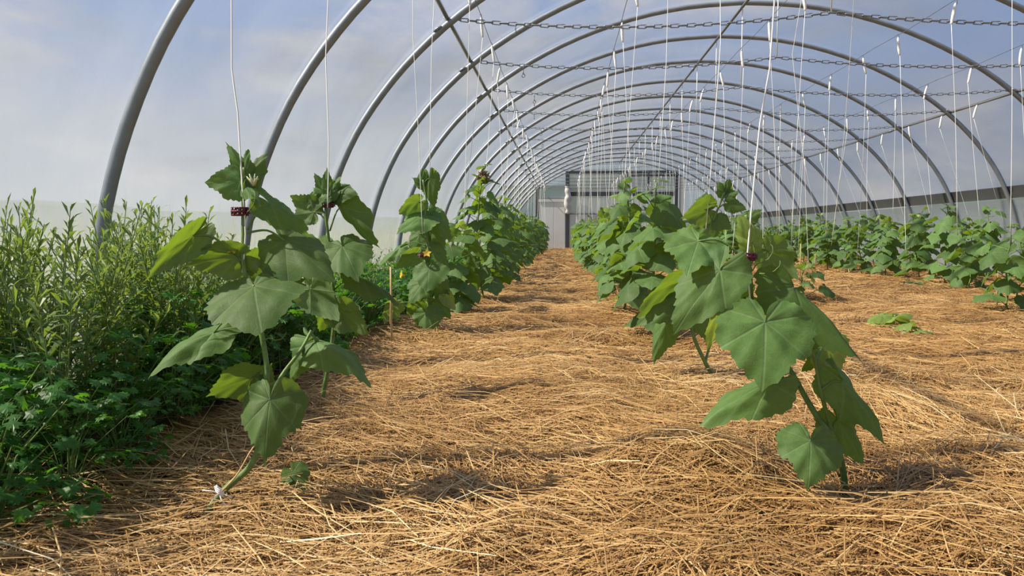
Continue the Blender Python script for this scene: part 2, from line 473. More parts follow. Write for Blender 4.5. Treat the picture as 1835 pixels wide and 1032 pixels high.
# ------------------------------------------------------------------ tunnel shell
CX = 2.0
prof_u = [(3.98, -.12), (3.97, .10), (3.95, .40), (3.90, .70), (3.80, 1.02), (3.64, 1.36), (3.42, 1.68), (3.15, 1.98), (2.80, 2.28), (2.36, 2.56), (1.84, 2.81), (1.24, 3.01), (.62, 3.13), (0, 3.17)]
half = catmull([(CX - u, 0, z) for u, z in prof_u], 3)
ARCH = half + [Vector((2 * CX - p.x, 0, p.z)) for p in reversed(half[:-1])]
def offset_arch(off):
    out = []
    for i, p in enumerate(ARCH):
        t = (ARCH[min(i + 1, len(ARCH) - 1)] - ARCH[max(i - 1, 0)]).normalized()
        out.append(p + Vector((-t.z, 0, t.x)) * off)
    return out
SP = 1.5
hoop_y = [SP * (k + .1) for k in range(-2, 20)]
Y0, Y1 = hoop_y[0], hoop_y[-1]
outer = offset_arch(.034)
ys = np.arange(Y0, Y1 + .01, .375)
def film(name, i0, i1, mat, label):
    vs = []; n = i1 - i0
    for iy, y in enumerate(ys):
        s = abs(math.sin(math.pi * (y - Y0) / SP)) * .018    # the film dips slightly between the hoops
        for i in range(i0, i1):
            p = outer[i]; c = Vector((CX, 0, 1.2)); dn = (c - p).normalized()
            vs.append((p.x + dn.x * s, y, p.z + dn.z * s))
    id_ = np.arange(len(ys) * n).reshape(len(ys), n)
    F = np.stack([id_[:-1, :-1], id_[1:, :-1], id_[1:, 1:], id_[:-1, 1:]], -1).reshape(-1, 4)
    tag(link(name, np_mesh(name, np.array(vs), F, mat)), label, kind='structure')
na = len(outer)
iL = next(i for i, p in enumerate(ARCH) if p.z > 1.5); iR = na - 1 - iL
film('wall_left', 0, iL + 1, M['film'], 'clear plastic side of the tunnel beside the herb bed')
film('ceiling', iL, iR + 1, M['film'], 'clear plastic roof stretched over the arched hoops')
film('wall_right', iR, na, M['film'], 'clear plastic side of the tunnel behind the black rail')

# hoops: every one its own thing
hmb = MB(); hmb.tube(ARCH, .0285, 10)
hoop_me = hmb.mesh('hoop_tube', M['steel'], True)
clamp_me = []
for sx in (-1, 1):
    cmb = MB(); cmb.torus((CX + sx * 2.98, 0, 2.16), .036, .011, 10, 5, ax=(sx * .6, 0, 1)); clamp_me.append(cmb.mesh('clamp', M['chain'], True))
ORD = ['first', 'second', 'third', 'fourth', 'fifth', 'sixth', 'seventh', 'eighth', 'ninth', 'tenth', 'eleventh', 'twelfth', 'thirteenth', 'fourteenth', 'fifteenth', 'sixteenth', 'seventeenth', 'eighteenth', 'nineteenth', 'twentieth', 'twenty-first', 'twenty-second', 'twenty-third', 'twenty-fourth']
for i, y in enumerate(reversed(hoop_y)):
    h = empty('tunnel_hoop', (0, y, 0), 'galvanised steel hoop under the film, %s hoop from the gated end wall' % ORD[i], 'hoop', 'steel hoops along the tunnel')
    link('tube', hoop_me, h); link('clamp', clamp_me[0], h); link('clamp', clamp_me[1], h)
def bay(y):
    return ORD[max(0, min(20, int((hoop_y[-1] - y) / SP)))]

# purlins
def purlin(u, z, label):
    t = empty('purlin', (CX + u, Y0, z), label, 'purlin')
    MB().tube([(0, 0, 0), (0, (Y1 - Y0) * .5, 0), (0, Y1 - Y0, 0)], .016, 8).obj('rod', M['wire'], t, True)
    sm = MB().tube([(0, 0, 0), (0, .12, 0)], .021, 8).mesh('sleeve', M['chain'], True)
    for y in hoop_y[::5]: link('sleeve', sm, t, (0, y - Y0 + .35, 0))
purlin(-2.91, 2.245, 'dark steel rod running lengthwise above the herb-side plant row')
purlin(0, 3.125, 'dark steel ridge rod running lengthwise under the roof crown')
purlin(3.02, 2.15, 'dark steel rod running lengthwise above the far-side plant rows')

# chains between the hoops; the three nearest have every link as a part
lm = MB()
def link_shape(mb, c, rot, L_=.074, W=.026, r=.0046):
    pts = []
    for i in range(12):
        a = 2 * math.pi * i / 12
        x = math.cos(a) * W / 2; y = math.sin(a) * W / 2 + (1 if math.sin(a) >= 0 else -1) * (L_ / 2 - W / 2)
        p = Vector((y, x, 0)); p.rotate(Matrix.Rotation(rot, 3, 'X')); pts.append(Vector(c) + p)
    vs = []; fs = []; n = 12; m = 4
    for i in range(n):
        t = (pts[(i + 1) % n] - pts[i - 1]).normalized(); a = Vector((0, 0, 1)) if rot == 0 else Vector((0, 1, 0))
        b = t.cross(a).normalized(); a = b.cross(t)
        for k in range(m):
            ph = 2 * math.pi * k / m + .78; vs.append(pts[i] + (a * math.cos(ph) + b * math.sin(ph)) * r)
    for i in range(n):
        for k in range(m): fs.append((i * m + k, ((i + 1) % n) * m + k, ((i + 1) % n) * m + (k + 1) % m, i * m + (k + 1) % m))
    mb.add(vs, fs)
a_ = MB(); link_shape(a_, (0, 0, 0), 0); link_a = a_.mesh('link', M['chain'], True)
a_ = MB(); link_shape(a_, (0, 0, 0), math.pi / 2); link_b = a_.mesh('link', M['chain'], True)
def chain_z(x):
    xl, xr = CX - 2.93, CX + 2.98
    zl, zr, zm = 2.245, 2.17, 2.235
    if x < CX:
        t = (x - xl) / (CX - xl); return zl + (zm - zl) * t - .085 * 4 * t * (1 - t)
    t = (x - CX) / (xr - CX); return zm + (zr - zm) * t - .075 * 4 * t * (1 - t)
PITCHL = .062
nlink = int(5.9 / PITCHL)
jm = MB()
for i in range(nlink):
    x = CX - 2.93 + (i + .5) * PITCHL
    link_shape(jm, (x, 0, chain_z(x)), 0 if i % 2 else math.pi / 2)
chain_far = jm.mesh('links', M['chain'], True)
hm = MB(); hm.tube([(CX, 0, 3.14), (CX, 0, chain_z(CX))], .006, 5)
hang_me = hm.mesh('hanger', M['twine'], True)
for n_, y in enumerate([y for y in hoop_y if y > 6.0]):
    c = empty('tie_chain', (0, y, 0), None, 'chain')
    if n_ < 3:
        tag(c, 'steel link tie chain across the %s hoop from the gated end wall' % ORD[len(hoop_y) - 1 - hoop_y.index(y)], 'chain', 'tie chains across the tunnel')
        for i in range(nlink):
            x = CX - 2.93 + (i + .5) * PITCHL
            sl = math.atan((chain_z(x + .03) - chain_z(x - .03)) / .06)
            link('link', link_a if i % 2 else link_b, c, mat4=Matrix.Translation((x, 0, chain_z(x))) @ Matrix.Rotation(-sl, 4, 'Y'))
    else:
        tag(c, 'thin steel tie chain across the %s hoop from the gated end wall' % ORD[len(hoop_y) - 1 - hoop_y.index(y)], 'chain', 'tie chains across the tunnel')
        tag(link('links', chain_far, c), kind='stuff')
    link('hanger', hang_me, c)
    if n_ < 8:
        tl = MB(); x = CX - 2.36 + rnd.uniform(-.05, .05); z = chain_z(x)
        tl.tube([(x, 0, z), (x, 0, z - .05)], .004, 5)
        for q in range(1 + n_ % 3):
            tl.torus((x, 0, z - .066 - q * .029), .016, .0045, 10, 5, ax=(0, 1, 0) if q % 2 else (1, 0, 0), sx=1.0)
        tl.obj('spare_links', M['chain'], c, True)

# side skirt and black rail
sk = []
for p in ARCH[::-1]:
    if p.z < 1.12 and p.x > CX: sk.append(p)
def strip(name, pts, off, mat, label, cat=None, thick=.0):
    pts = sorted(pts, key=lambda p: p.z)
    vs = []; fs = []; k = len(pts)
    for y in (Y0, Y1):
        for p in pts: vs.append((p.x + off, y, p.z))
        for p in pts: vs.append((p.x + off + thick, y, p.z))
    n2 = 2 * k
    for i in range(k - 1):
        fs.append((i, i + 1, n2 + i + 1, n2 + i)); fs.append((k + i, n2 + k + i, n2 + k + i + 1, k + i + 1))
    fs += [(0, n2, n2 + k, k), (k - 1, 2 * k - 1, n2 + 2 * k - 1, n2 + k - 1)]
    o = MB().add(vs, fs).obj(name, mat)
    if cat: tag(o, label, cat)
    else: tag(o, label, kind='structure')
strip('trim_1', sk, .046, M['skirt'], 'milky inner film along the foot of the far side', thick=.004)
bx = [Vector((CX + 3.80, 0, 1.04)), Vector((CX + 3.73, 0, 1.19))]
strip('rail_board', bx, .030, M['board'], 'long black rail board running along the far side of the tunnel', 'rail', thick=.03)

# ------------------------------------------------------------------ end wall with doors
YE = Y1 + .05
inner = offset_arch(.02)
ew = MB()
cxy = [(p.x, YE, p.z) for p in inner]
# fan of quads down to the floor
vs = []; fs = []
for x, y, z in cxy: vs += [(x, y, z), (x, y, -.1)]
for i in range(len(cxy) - 1): fs.append((2 * i, 2 * i + 1, 2 * i + 3, 2 * i + 2))
tag(MB().add(vs, fs).obj('wall_back', M['endfilm']), 'plastic end wall of the tunnel behind the doors', kind='structure')
d = empty('door_1', (2.1, YE - .08, 0), 'wide framed double gate with translucent panes in the end wall'); d['kind'] = 'structure'
def dbox(name, x0, x1, z0, z1, mat, dy=0, th=.06, par=None):
    return MB().box(x0 - 2.1, x1 - 2.1, dy - th / 2, dy + th / 2, z0, z1, .008).obj(name, mat, par or d)
dbox('post', .06, .20, -.05, 2.80, M['darkframe']); dbox('post', 2.13, 2.22, 1.95, 2.80, M['darkframe']); dbox('post', 3.98, 4.10, -.05, 2.80, M['darkframe'])
dbox('post', 4.14, 4.30, -.05, 2.62, M['pale'], dy=.02)
dbox('top_rail', .06, 4.10, 2.74, 2.84, M['darkframe'], dy=.035); dbox('middle_rail', .06, 4.10, 1.93, 2.08, M['darkframe'], dy=.035)
dbox('lower_rail', .20, 3.98, 1.26, 1.31, M['greyframe'], dy=.03)
dbox('window_bar', 3.02, 3.07, 2.05, 2.76, M['darkframe'], dy=.02, th=.04)
dbox('window_bar', 2.20, 4.00, 2.62, 2.70, M['darkframe'], dy=-.02, th=.04)
for x0, x1 in ((.2, 2.13), (2.22, 3.02), (3.07, 3.98)): dbox('pane', x0, x1, 2.08, 2.74, M['skirt'], dy=.02, th=.006)
for q in range(6): dbox('pane', .2 + q * .63, .2 + (q + 1) * .63 - .015, 1.31, 1.93, M['skirt'], dy=.02, th=.006)
for q in range(18): dbox('panel_slat', .2 + q * .21, .2 + (q + 1) * .21 - .012, .02, 1.26, M['whitepanel'], dy=.02, th=.02)
for z in (2.2, 2.32, 2.44, 2.56): dbox('window_bar', .2, 2.13, z, z + .012, M['greyframe'], dy=-.0, th=.01)
# rolled plastic tied on the near post
rp = MB(); pts = [(0, 0, 0), (.02, 0, .18), (-.02, 0, .42), (.03, 0, .62), (.0, 0, .85), (-.02, 0, 1.0)]
rp.tube([tuple(p) for p in catmull(pts, 4)], [.06 + .055 * math.sin(math.pi * (i + 1) / 22) + .012 * math.sin(i * 1.3) for i in range(21)], 9)
o = rp.obj('rolled_curtain', M['curtain'], None, True, (.13, YE - .24, 1.28)); tag(o, 'rolled white plastic curtain hanging on the gate post', 'curtain')
d2 = empty('door_2', (-.45, YE - .08, 0), 'white single door with a dark header in the end wall'); d2['kind'] = 'structure'
def d2box(name, x0, x1, z0, z1, mat, dy=0, th=.06): return MB().box(x0 + .45, x1 + .45, dy - th / 2, dy + th / 2, z0, z1, .006).obj(name, mat, d2)
d2box('panel', -.88, -.37, .0, 1.70, M['whitepanel'], th=.04); d2box('panel', -.355, .05, .0, 1.70, M['whitepanel'], th=.04)
d2box('header', -.92, .06, 1.71, 1.80, M['pale'], dy=-.02); d2box('header', -.80, .06, 1.80, 1.90, M['greyframe'])
d2box('post', -1.02, -.89, -.05, 2.30, M['darkframe']); d2box('crossbar', -1.78, -1.02, 1.14, 1.20, M['darkframe'])
# barn behind the end wall
b = empty('barn', (-2.0, 46, 0), 'blue grey barn standing behind the end wall', 'building')
MB().box(-1.5, 3.0, 0, 6, -.1, 3.2).obj('wall', M['barn'], b)
MB().box(-1.8, 3.3, -.3, 6.3, 3.2, 3.36).obj('roof', M['hill'], b)

# ------------------------------------------------------------------ trellis wires and strings
WIRE_Z = 2.30
ROWS = [-.66, .46, 1.64, 2.88, 4.18, 5.38]
wire_labels = ['thin wire over the plant row beside the herb bed', 'thin wire over the plant row right of the straw path', 'thin wire over the nearly empty straw strip', 'thin wire over the middle of the wide straw strip', 'thin wire over the first full far-side plant row', 'thin wire over the plant row nearest the black rail']
def wire_z(i):
    # the outermost wires run where the roof is lower
    return 2.30 if i < 5 else 2.08
for i, x in enumerate(ROWS):
    if i == 5: x = 4.75
    mb = MB(); pts = []
    for y in np.arange(Y0, Y1 + .03, .75): pts.append((0, y, wire_z(i) - .012 * abs(math.sin(math.pi * (y - Y0) / SP)) if i < 5 else wire_z(i)))
    mb.tube(pts, .0026, 4)
    o = mb.obj('trellis_wire', M['wire'], None, True, (x, 0, 0)); tag(o, wire_labels[i], 'wire')
ROWX = ROWS[:5] + [4.75]

bm_ = MB(); bm_.tube([(0, 0, -.02), (0, 0, -.035), (.002, 0, -.07), (.004, 0, -.12), (.003, 0, -.165), (0, 0, -.175)], [.004, .010, .0125, .012, .010, .004], 7)
bobbin_me = bm_.mesh('bobbin', M['bobbin'], True)
hk = MB(); hk.tube([(.008, 0, -.03), (.009, 0, -.005), (.004, 0, .006), (-.004, 0, .006), (-.007, 0, -.002)], .0018, 5); hk.tube([(0, 0, -.025), (.008, 0, -.01)], .0018, 5)
hook_me = hk.mesh('hook', M['wire'], True)
STR_LABEL = ['white bobbin string over the ' + q for q in ('herb-side plant row', 'path-side plant row', 'empty straw strip', 'wide straw strip', 'first far-side row', 'black-rail plant row')]
def string(row, y, end, label=None, via=None, top=None):
    x = ROWX[row]; zt = wire_z(row) - .006
    t = empty('trellis_string', (x, y, zt), label or STR_LABEL[row] + ', in the %s bay from the end wall' % bay(y), 'string', 'white support strings over row %s' % 'abcdef'[row] if not label else None)
    rot = Matrix.Rotation(rnd.uniform(-.25, .25), 4, 'Y') @ Matrix.Rotation(rnd.uniform(0, 6), 4, 'Z')
    link('hook', hook_me, t); link('bobbin', bobbin_me, t, mat4=rot)
    e = Vector(end) - Vector((x, y, zt))
    b0 = rot @ Vector((0, 0, -.172))
    pts = [b0] + [Vector(v) - Vector((x, y, zt)) for v in (via or [])] + [e]
    if not via:
        mid = b0.lerp(e, .5) + Vector((rnd.uniform(-.012, .012), rnd.uniform(-.012, .012), 0)); pts = [b0, mid, e]
    MB().tube([tuple(p) for p in catmull(pts, 3)], .0017 if y < 6 else .0020, 4).obj('twine', M['twine'], t, True)
    return t

# ------------------------------------------------------------------ leaves
OUT = [(0, 1.0), (9, .90), (18, .81), (28, .745), (38, .70), (46, .71), (53, .74), (62, .715), (74, .69), (88, .70), (98, .66), (108, .585), (120, .52), (135, .46), (150, .40), (162, .31), (172, .18), (180, .03)]
def leaf_geo(seed, nr=7, na=72, fold=.15, hump=.06, ruffle=.05, droop=.12, quilt=.05, teeth=.05, sx=1.0):
    r_ = np.random.default_rng(seed)
    th = np.linspace(-math.pi, math.pi, na, endpoint=True)
    deg = np.abs(np.degrees(th))
    asym = 1 + .05 * np.sin(th + r_.uniform(0, 6)) + .03 * np.sin(2 * th + r_.uniform(0, 6))
    R = np.interp(deg, [o[0] for o in OUT], [o[1] for o in OUT]) * np.where(deg < 3, 1, asym)
    saw = (np.arange(na) % 3) / 2.0
    R = R * (1 - teeth * saw * r_.uniform(.5, 1.6, na)) * (1 + .018 * np.sin(9 * th + r_.uniform(0, 6)))
    rr = np.linspace(0, 1, nr + 1)[1:] ** .85
    T, Q = np.meshgrid(th, rr)
    Rm = Q * R[None, :]
    x = Rm * np.sin(T); y = Rm * np.cos(T)
    vang = np.array([0, 52, 108, 148.])
    dd = np.min(np.abs(np.abs(np.degrees(T))[..., None] - vang), -1)
    z = -fold * np.abs(x) ** 1.25 * 1.3
    z = z + np.where(y > 0, hump * 4 * y * (1 - y), -hump * 1.6 * np.abs(y) ** 1.3)
    z = z - droop * np.clip(Rm - .35, 0, 1) ** 2 * (np.abs(np.sin(T)) * .8 + .1)
    p1, p2 = r_.uniform(0, 6, 2)
    z = z + ruffle * Q ** 2.5 * (np.sin(4 * T + p1) * .6 + np.sin(7 * T + p2) * .55)
    z = z + quilt * Rm * (1 - .4 * Q) * np.clip(dd / 26, 0, 1)
    k1, k2 = r_.uniform(0, 6, 2)
    z = z + .012 * np.sin(13 * x + k1) * np.sin(11 * y + k2) + .010 * np.sin(21 * x - 9 * y + k2) * Q
    V = np.stack([x * sx, y, z], -1).reshape(-1, 3)
    V = np.concatenate([[[0, 0, 0]], V]); UVs = np.concatenate([[[0, 0, 0]], np.stack([x, y, np.zeros_like(x)], -1).reshape(-1, 3)])
    F = []
    for k in range(na - 1): F.append((0, 1 + k + 1, 1 + k, 1 + k))
    for i in range(nr - 1):
        b0 = 1 + i * na; b1 = b0 + na
        for k in range(na - 1): F.append((b0 + k, b0 + k + 1, b1 + k + 1, b1 + k))
    return V, F, UVs
def leaf_mesh(name, mat, seed, **kw):
    V, F, U = leaf_geo(seed, **kw)
    me = bpy.data.meshes.new(name)
    me.from_pydata([tuple(v) for v in V], [], [tuple(dict.fromkeys(f)) for f in F])
    me.polygons.foreach_set('use_smooth', [True] * len(me.polygons))
    a = me.attributes.new('leafuv', 'FLOAT_VECTOR', 'POINT'); a.data.foreach_set('vector', np.asarray(U, np.float32).ravel())
    me.update(); me.materials.append(mat)
    return me
def frame(j, dirv, nrm, L_, sx=1.0):
    y = dirv.normalized(); z = nrm - y * nrm.dot(y)
    z = z.normalized() if z.length > 1e-5 else Vector((0, 0, 1)); x = y.cross(z)
    m = Matrix(((x.x, y.x, z.x, j.x), (x.y, y.y, z.y, j.y), (x.z, y.z, z.z, j.z), (0, 0, 0, 1)))
    return m @ Matrix.Diagonal((L_ * sx, L_, L_, 1))

MID = [leaf_mesh('leaf', M['leaf'], 100 + i, nr=4, na=37, fold=rnd.uniform(.1, .45), hump=rnd.uniform(.02, .16), ruffle=.06, droop=rnd.uniform(.1, .4)) for i in range(10)]
LOW = [leaf_mesh('leaf', M['leaf'], 200 + i, nr=2, na=19, fold=rnd.uniform(.1, .45), hump=rnd.uniform(.02, .16), ruffle=.06, droop=rnd.uniform(.1, .4), teeth=.04) for i in range(8)]
YOUNG = [leaf_mesh('young_leaf', M['youngleaf'], 300 + i, nr=3, na=37, fold=.5, hump=.1, ruffle=.10, droop=.2) for i in range(4)]

def flower(parent, p, facing, s=.022):
    mb = MB(); base = Vector(p); n = Vector(facing).normalized()
    a = Vector((0, 0, 1)) if abs(n.z) < .8 else Vector((1, 0, 0)); u = (a - n * a.dot(n)).normalized(); v = n.cross(u)
    for k in range(5):
        t = 2 * math.pi * k / 5; dr = u * math.cos(t) + v * math.sin(t); sd = n.cross(dr)
        mb.add([base, base + dr * s * .6 + sd * s * .38 + n * s * .45, base + dr * s * 1.25 + n * s * .35, base + dr * s * .6 - sd * s * .38 + n * s * .45], [(0, 1, 2, 3)])
    mb.tube([base, base - n * s * 1.0], [s * .25, s * .12], 6)
    return tag(mb.obj('flower', M['petal'], parent, True, None), 'small yellow cucumber flower')

def tendril(mb, p, dirv, s=.08):
    d_ = Vector(dirv).normalized(); pts = []
    for i in range(9):
        t = i / 8; pts.append(Vector(p) + d_ * s * t + Vector((math.cos(t * 9), math.sin(t * 7), math.sin(t * 9))) * .010 * t)
    mb.tube(pts, [.0016 * (1 - .6 * i / 8) for i in range(9)], 4)

# ------------------------------------------------------------------ hero plants, leaf by leaf
def hero(name, label, base, dep, stem_px, leaves, group=None, branches=(), srad=.006, young=(), tips=()):
    bx_, by_ = base
    B = Vector((bx_, by_, gz(bx_, by_) - .01))
    t = empty(name, B, label, 'plant', group)
    W = [B] + [P(a, b_, dep + c) for a, b_, c in stem_px]
    path = catmull(W, 4)
    n = len(path); mb = MB()
    mb.tube([p - B for p in path], [srad * (1.15 - .65 * i / n) for i in range(n)], 8)
    for br in branches:
        q = catmull([P(a, b_, dep + c) for a, b_, c in br], 4)
        mb.tube([p - B for p in q], [srad * (.75 - .3 * i / len(q)) for i in range(len(q))], 6)
    for (a, b_, dx, dz) in tips: tendril(mb, P(a, b_, dep) - B, (dx, -.4, dz))
    mb.obj('stem', M['stem'], t, True)
    allp = list(path)
    for br in branches: allp += catmull([P(a, b_, dep + c) for a, b_, c in br], 4)
    for k, lf in enumerate(leaves):
        (jx, jy), (tx, ty), w = lf['j'], lf['t'], lf['w']
        J = P(jx, jy, dep + lf.get('dj', 0)); T = P(tx, ty, dep + lf.get('dt', lf.get('dj', 0)))
        Ln = (T - J).length; wm = w * dep / FPX
        sx = min(1.6, max(.35, wm / (1.40 * Ln)))
        kind = lf.get('m', 'leaf')
        me = leaf_mesh('leaf' if kind == 'leaf' else 'young_leaf', M[kind], hash_seed(label, k), nr=8, na=91, fold=lf.get('fold', .18), hump=lf.get('hump', .05), ruffle=lf.get('ruf', .05), droop=lf.get('droop', .18), quilt=.09, teeth=.055)
        link('leaf' if kind == 'leaf' else 'young_leaf', me, t, mat4=frame(J - B, T - J, Vector((-.45, .80, .35) if lf.get('bk') else lf.get('n', (-.15, -.75, .65))), Ln, sx))
        # stalk from the nearest lower point of the stem
        if lf.get('from'):
            S = P(lf['from'][0], lf['from'][1], dep + (lf['from'][2] if len(lf['from']) > 2 else 0))
        else:
            S = min(allp, key=lambda p: (p - J).length + 2.0 * max(0, p.z - J.z + .02) * 1.0)
        if (S - J).length > .012:
            mid = S.lerp(J, .55) + Vector((0, 0, .18 * (S - J).length))
            pm = MB(); pp = catmull([S - B, mid - B, J - B], 5)
            pm.tube(pp, [.0030 - .0012 * i / len(pp) for i in range(len(pp))], 6); pm.obj('leaf_stalk', M['stem'], t, True)
    return t, B
def hash_seed(s, k): return (sum(ord(c) * (i + 3) for i, c in enumerate(s)) * 31 + k * 977) % 99991

def D(j, t, w, **kw): return dict(j=j, t=t, w=w, **kw)

# plant beside the parsley, leaning stem tied near the ground
L1, L1B = hero('cucumber_plant', 'tall cucumber plant with a leaning stem tied near the ground beside the lobed herbs', (-.758, 1.522), 1.60,
    [(400, 880, -.03), (448, 836, -.02), (469, 782, 0), (474, 730, 0), (478, 665, 0), (470, 606, .02), (452, 540, .02), (438, 484, 0), (436, 420, 0), (436, 370, 0), (434, 330, 0), (438, 300, 0)],
    [D((432, 324), (366, 326), 76, dt=-.02, n=(0, -1, .25), fold=.08, hump=.03),
     D((438, 306), (403, 252), 26, n=(.5, -1, 0), fold=.4),
     D((441, 314), (443, 266), 30, n=(-.2, -1, 0), fold=.3),
     D((443, 320), (479, 272), 44, n=(-.3, -1, .3), dt=.03, fold=.25),
     D((437, 330), (467, 368), 36, n=(.3, -1, .5), dt=-.03, fold=.25),
     D((427, 460), (326, 478), 86, bk=1, hump=.05, fold=.1, dt=.02),
     D((346, 422), (257, 506), 62, bk=1, fold=.25, dj=-.01, dt=-.04, **{'from': (432, 470)}),
     D((452, 480), (494, 438), 66, bk=1, dj=.03, dt=.06),
     D((455, 513), (468, 596), 192, dj=-.04, dt=-.13, n=(0, -.75, .7), fold=.16, hump=.05, ruf=.03),
     D((484, 365), (562, 427), 66, dt=.05, n=(-.3, -.6, .7), fold=.2, **{'from': (443, 412)}),
     D((511, 432), (601, 504), 118, dj=.01, dt=-.03, n=(.25, -.8, .6), fold=.28, **{'from': (440, 418)}),
     D((383, 596), (268, 682), 100, dj=-.0, dt=-.06, n=(-.15, -.55, .85), hump=.13, fold=.2, ruf=.05, **{'from': (456, 555)}),
     D((452, 676), (366, 714), 96, dj=.05, dt=.05, bk=1, fold=.1),
     D((466, 694), (488, 650), 52, dj=.05, dt=.07, bk=1),
     D((484, 716), (474, 837), 122, dj=-.05, dt=-.10, n=(.1, -1, .30), fold=.3),
     D((548, 622), (520, 690), 56, dj=.08, dt=.07, n=(-.35, -.9, .4), fold=.2, **{'from': (536, 632, .06)}),
     D((566, 612), (664, 694), 96, dj=.08, dt=.02, n=(.25, -.45, .85), hump=.16, fold=.3, ruf=.06, **{'from': (556, 596, .08)}),
     ], branches=[[(478, 690, 0), (496, 686, .02), (511, 664, .04), (540, 626, .06), (558, 592, .08)]], srad=.0068,
     tips=[(436, 400, .6, .9), (470, 610, .9, .2)])
flower(L1, P(424, 448, 1.60) - L1B, (-.3, -.6, .7), .017)
bud = MB()
for k in range(6):
    a = k * 1.05; bud.tube([P(455, 332, 1.6) - L1B, P(455, 332, 1.6) - L1B + Vector((.012 * math.cos(a), -.008, .018 + .006 * math.sin(a)))], [.0035, .001], 5)
tag(bud.obj('flower_bud', M['bud'], L1, True), 'pale flower bud at the shoot tip')

L2, L2B = hero('cucumber_plant', 'upright cucumber plant with a tight leaf tuft on top, behind the leaning plant', (-.80, 2.49), 2.50,
    [(580, 700, 0), (593, 629, 0), (600, 560, 0), (597, 519, 0), (590, 440, 0), (584, 385, 0), (586, 350, 0), (588, 338, 0)],
    [D((588, 348), (563, 310), 34, n=(.3, -1, .1), fold=.4), D((588, 346), (585, 299), 34, n=(0, -1, 0), fold=.4), D((590, 346), (613, 314), 34, n=(-.3, -1, .1), fold=.4),
     D((586, 350), (560, 336), 30, n=(0, -1, .4), fold=.4), D((588, 340), (578, 318), 30, dj=-.02, n=(0, -1, .2), fold=.3), D((590, 350), (604, 328), 30, dj=-.02, n=(0, -1, .4), fold=.3), D((586, 352), (572, 362), 26, dj=-.02, n=(0, -1, .4)),
     D((604, 344), (641, 348), 44, n=(0, -1, .4), dt=-.03),
     D((562, 380), (521, 350), 56, bk=1, fold=.2), D((558, 366), (567, 338), 28, n=(0, -1, .2)),
     D((612, 370), (680, 444), 60, n=(-.75, -.30, .55), fold=.3, **{'from': (591, 414)}),
     D((613, 441), (642, 503), 112, dt=-.12, dj=-.03, n=(.1, -.75, .65), fold=.22),
     D((588, 446), (552, 470), 66, dj=.04, n=(0, -1, .3)),
     D((646, 498), (722, 557), 52, n=(.55, -.22, .8), fold=.3, hump=.1, **{'from': (598, 520)}),
     D((556, 518), (608, 576), 72, dj=-.03, dt=-.05, bk=1),
     D((608, 556), (662, 600), 66, bk=1), D((594, 552), (572, 596), 54, bk=1, dj=.03),
     D((600, 548), (632, 536), 40, dj=.05, n=(0, -1, .3)),
     ], srad=.0075, tips=[(590, 500, .6, .5)])

R1, R1B = hero('cucumber_plant', 'large cucumber plant with broad smooth leaves on the straw heap right of the path', (.65, 1.80), 1.74,
    [(1510, 838, .03), (1493, 783, .02), (1468, 752, .02), (1444, 713, .03), (1413, 659, .04), (1372, 610, .04), (1350, 556, .02), (1345, 500, 0), (1342, 455, 0), (1346, 415, 0), (1336, 385, 0)],
    [D((1251, 432), (1231, 494), 122, dj=0, dt=-.08, n=(0, -.8, .6), fold=.12, **{'from': (1341, 470)}),
     D((1290, 484), (1207, 600), 128, dj=-.06, dt=-.10, n=(-.15, -.75, .65), fold=.12, hump=.04, **{'from': (1342, 480)}),
     D((1371, 577), (1366, 704), 176, dj=-.12, dt=-.17, n=(0, -1, .35), fold=.12, ruf=.03, **{'from': (1352, 560)}),
     D((1424, 516), (1548, 664), 82, dj=-.02, dt=-.05, n=(.35, -.65, .65), hump=.05, fold=.35, **{'from': (1354, 562)}),
     D((1376, 450), (1430, 500), 72, dj=.07, dt=.07, bk=1),
     D((1348, 434), (1324, 384), 46, dj=-.02, n=(0, -1, .15), m='youngleaf'), D((1352, 440), (1366, 412), 30, dj=.02, n=(0, -1, .15), m='youngleaf'),
     D((1336, 400), (1310, 392), 30, dj=.02, n=(0, -1, .3)), D((1340, 392), (1366, 375), 32, dj=.02, n=(0, -1, .3)),
     D((1332, 534), (1258, 560), 104, dj=.05, dt=.06, bk=1, fold=.1), D((1300, 552), (1264, 624), 66, dj=.08, bk=1, fold=.15, m='youngleaf'),
     D((1378, 688), (1253, 765), 92, dj=-.02, dt=-.06, n=(-.15, -.55, .85), hump=.08, fold=.25, ruf=.05, **{'from': (1432, 694, .03)}),
     D((1452, 790), (1446, 882), 116, dj=-.10, dt=-.15, n=(-.05, -.95, .45), hump=.1, fold=.22, **{'from': (1490, 782, .02)}),
     D((1510, 684), (1585, 794), 84, n=(.3, -.85, .5), fold=.32, ruf=.05, **{'from': (1470, 700, .0)}),
     D((1480, 622), (1508, 692), 90, dj=.08, dt=.08, bk=1, fold=.15, m='youngleaf'),
     D((1500, 752), (1545, 830), 78, dj=.03, n=(.2, -1, .2), fold=.25),
     D((1466, 632), (1438, 668), 56, dj=.08, bk=1),
     ], branches=[[(1493, 783, .02), (1480, 735, .01), (1470, 700, 0), (1462, 655, 0), (1450, 612, -.02)]], srad=.0068,
     tips=[(1344, 500, .9, .5), (1344, 490, .7, .9)])

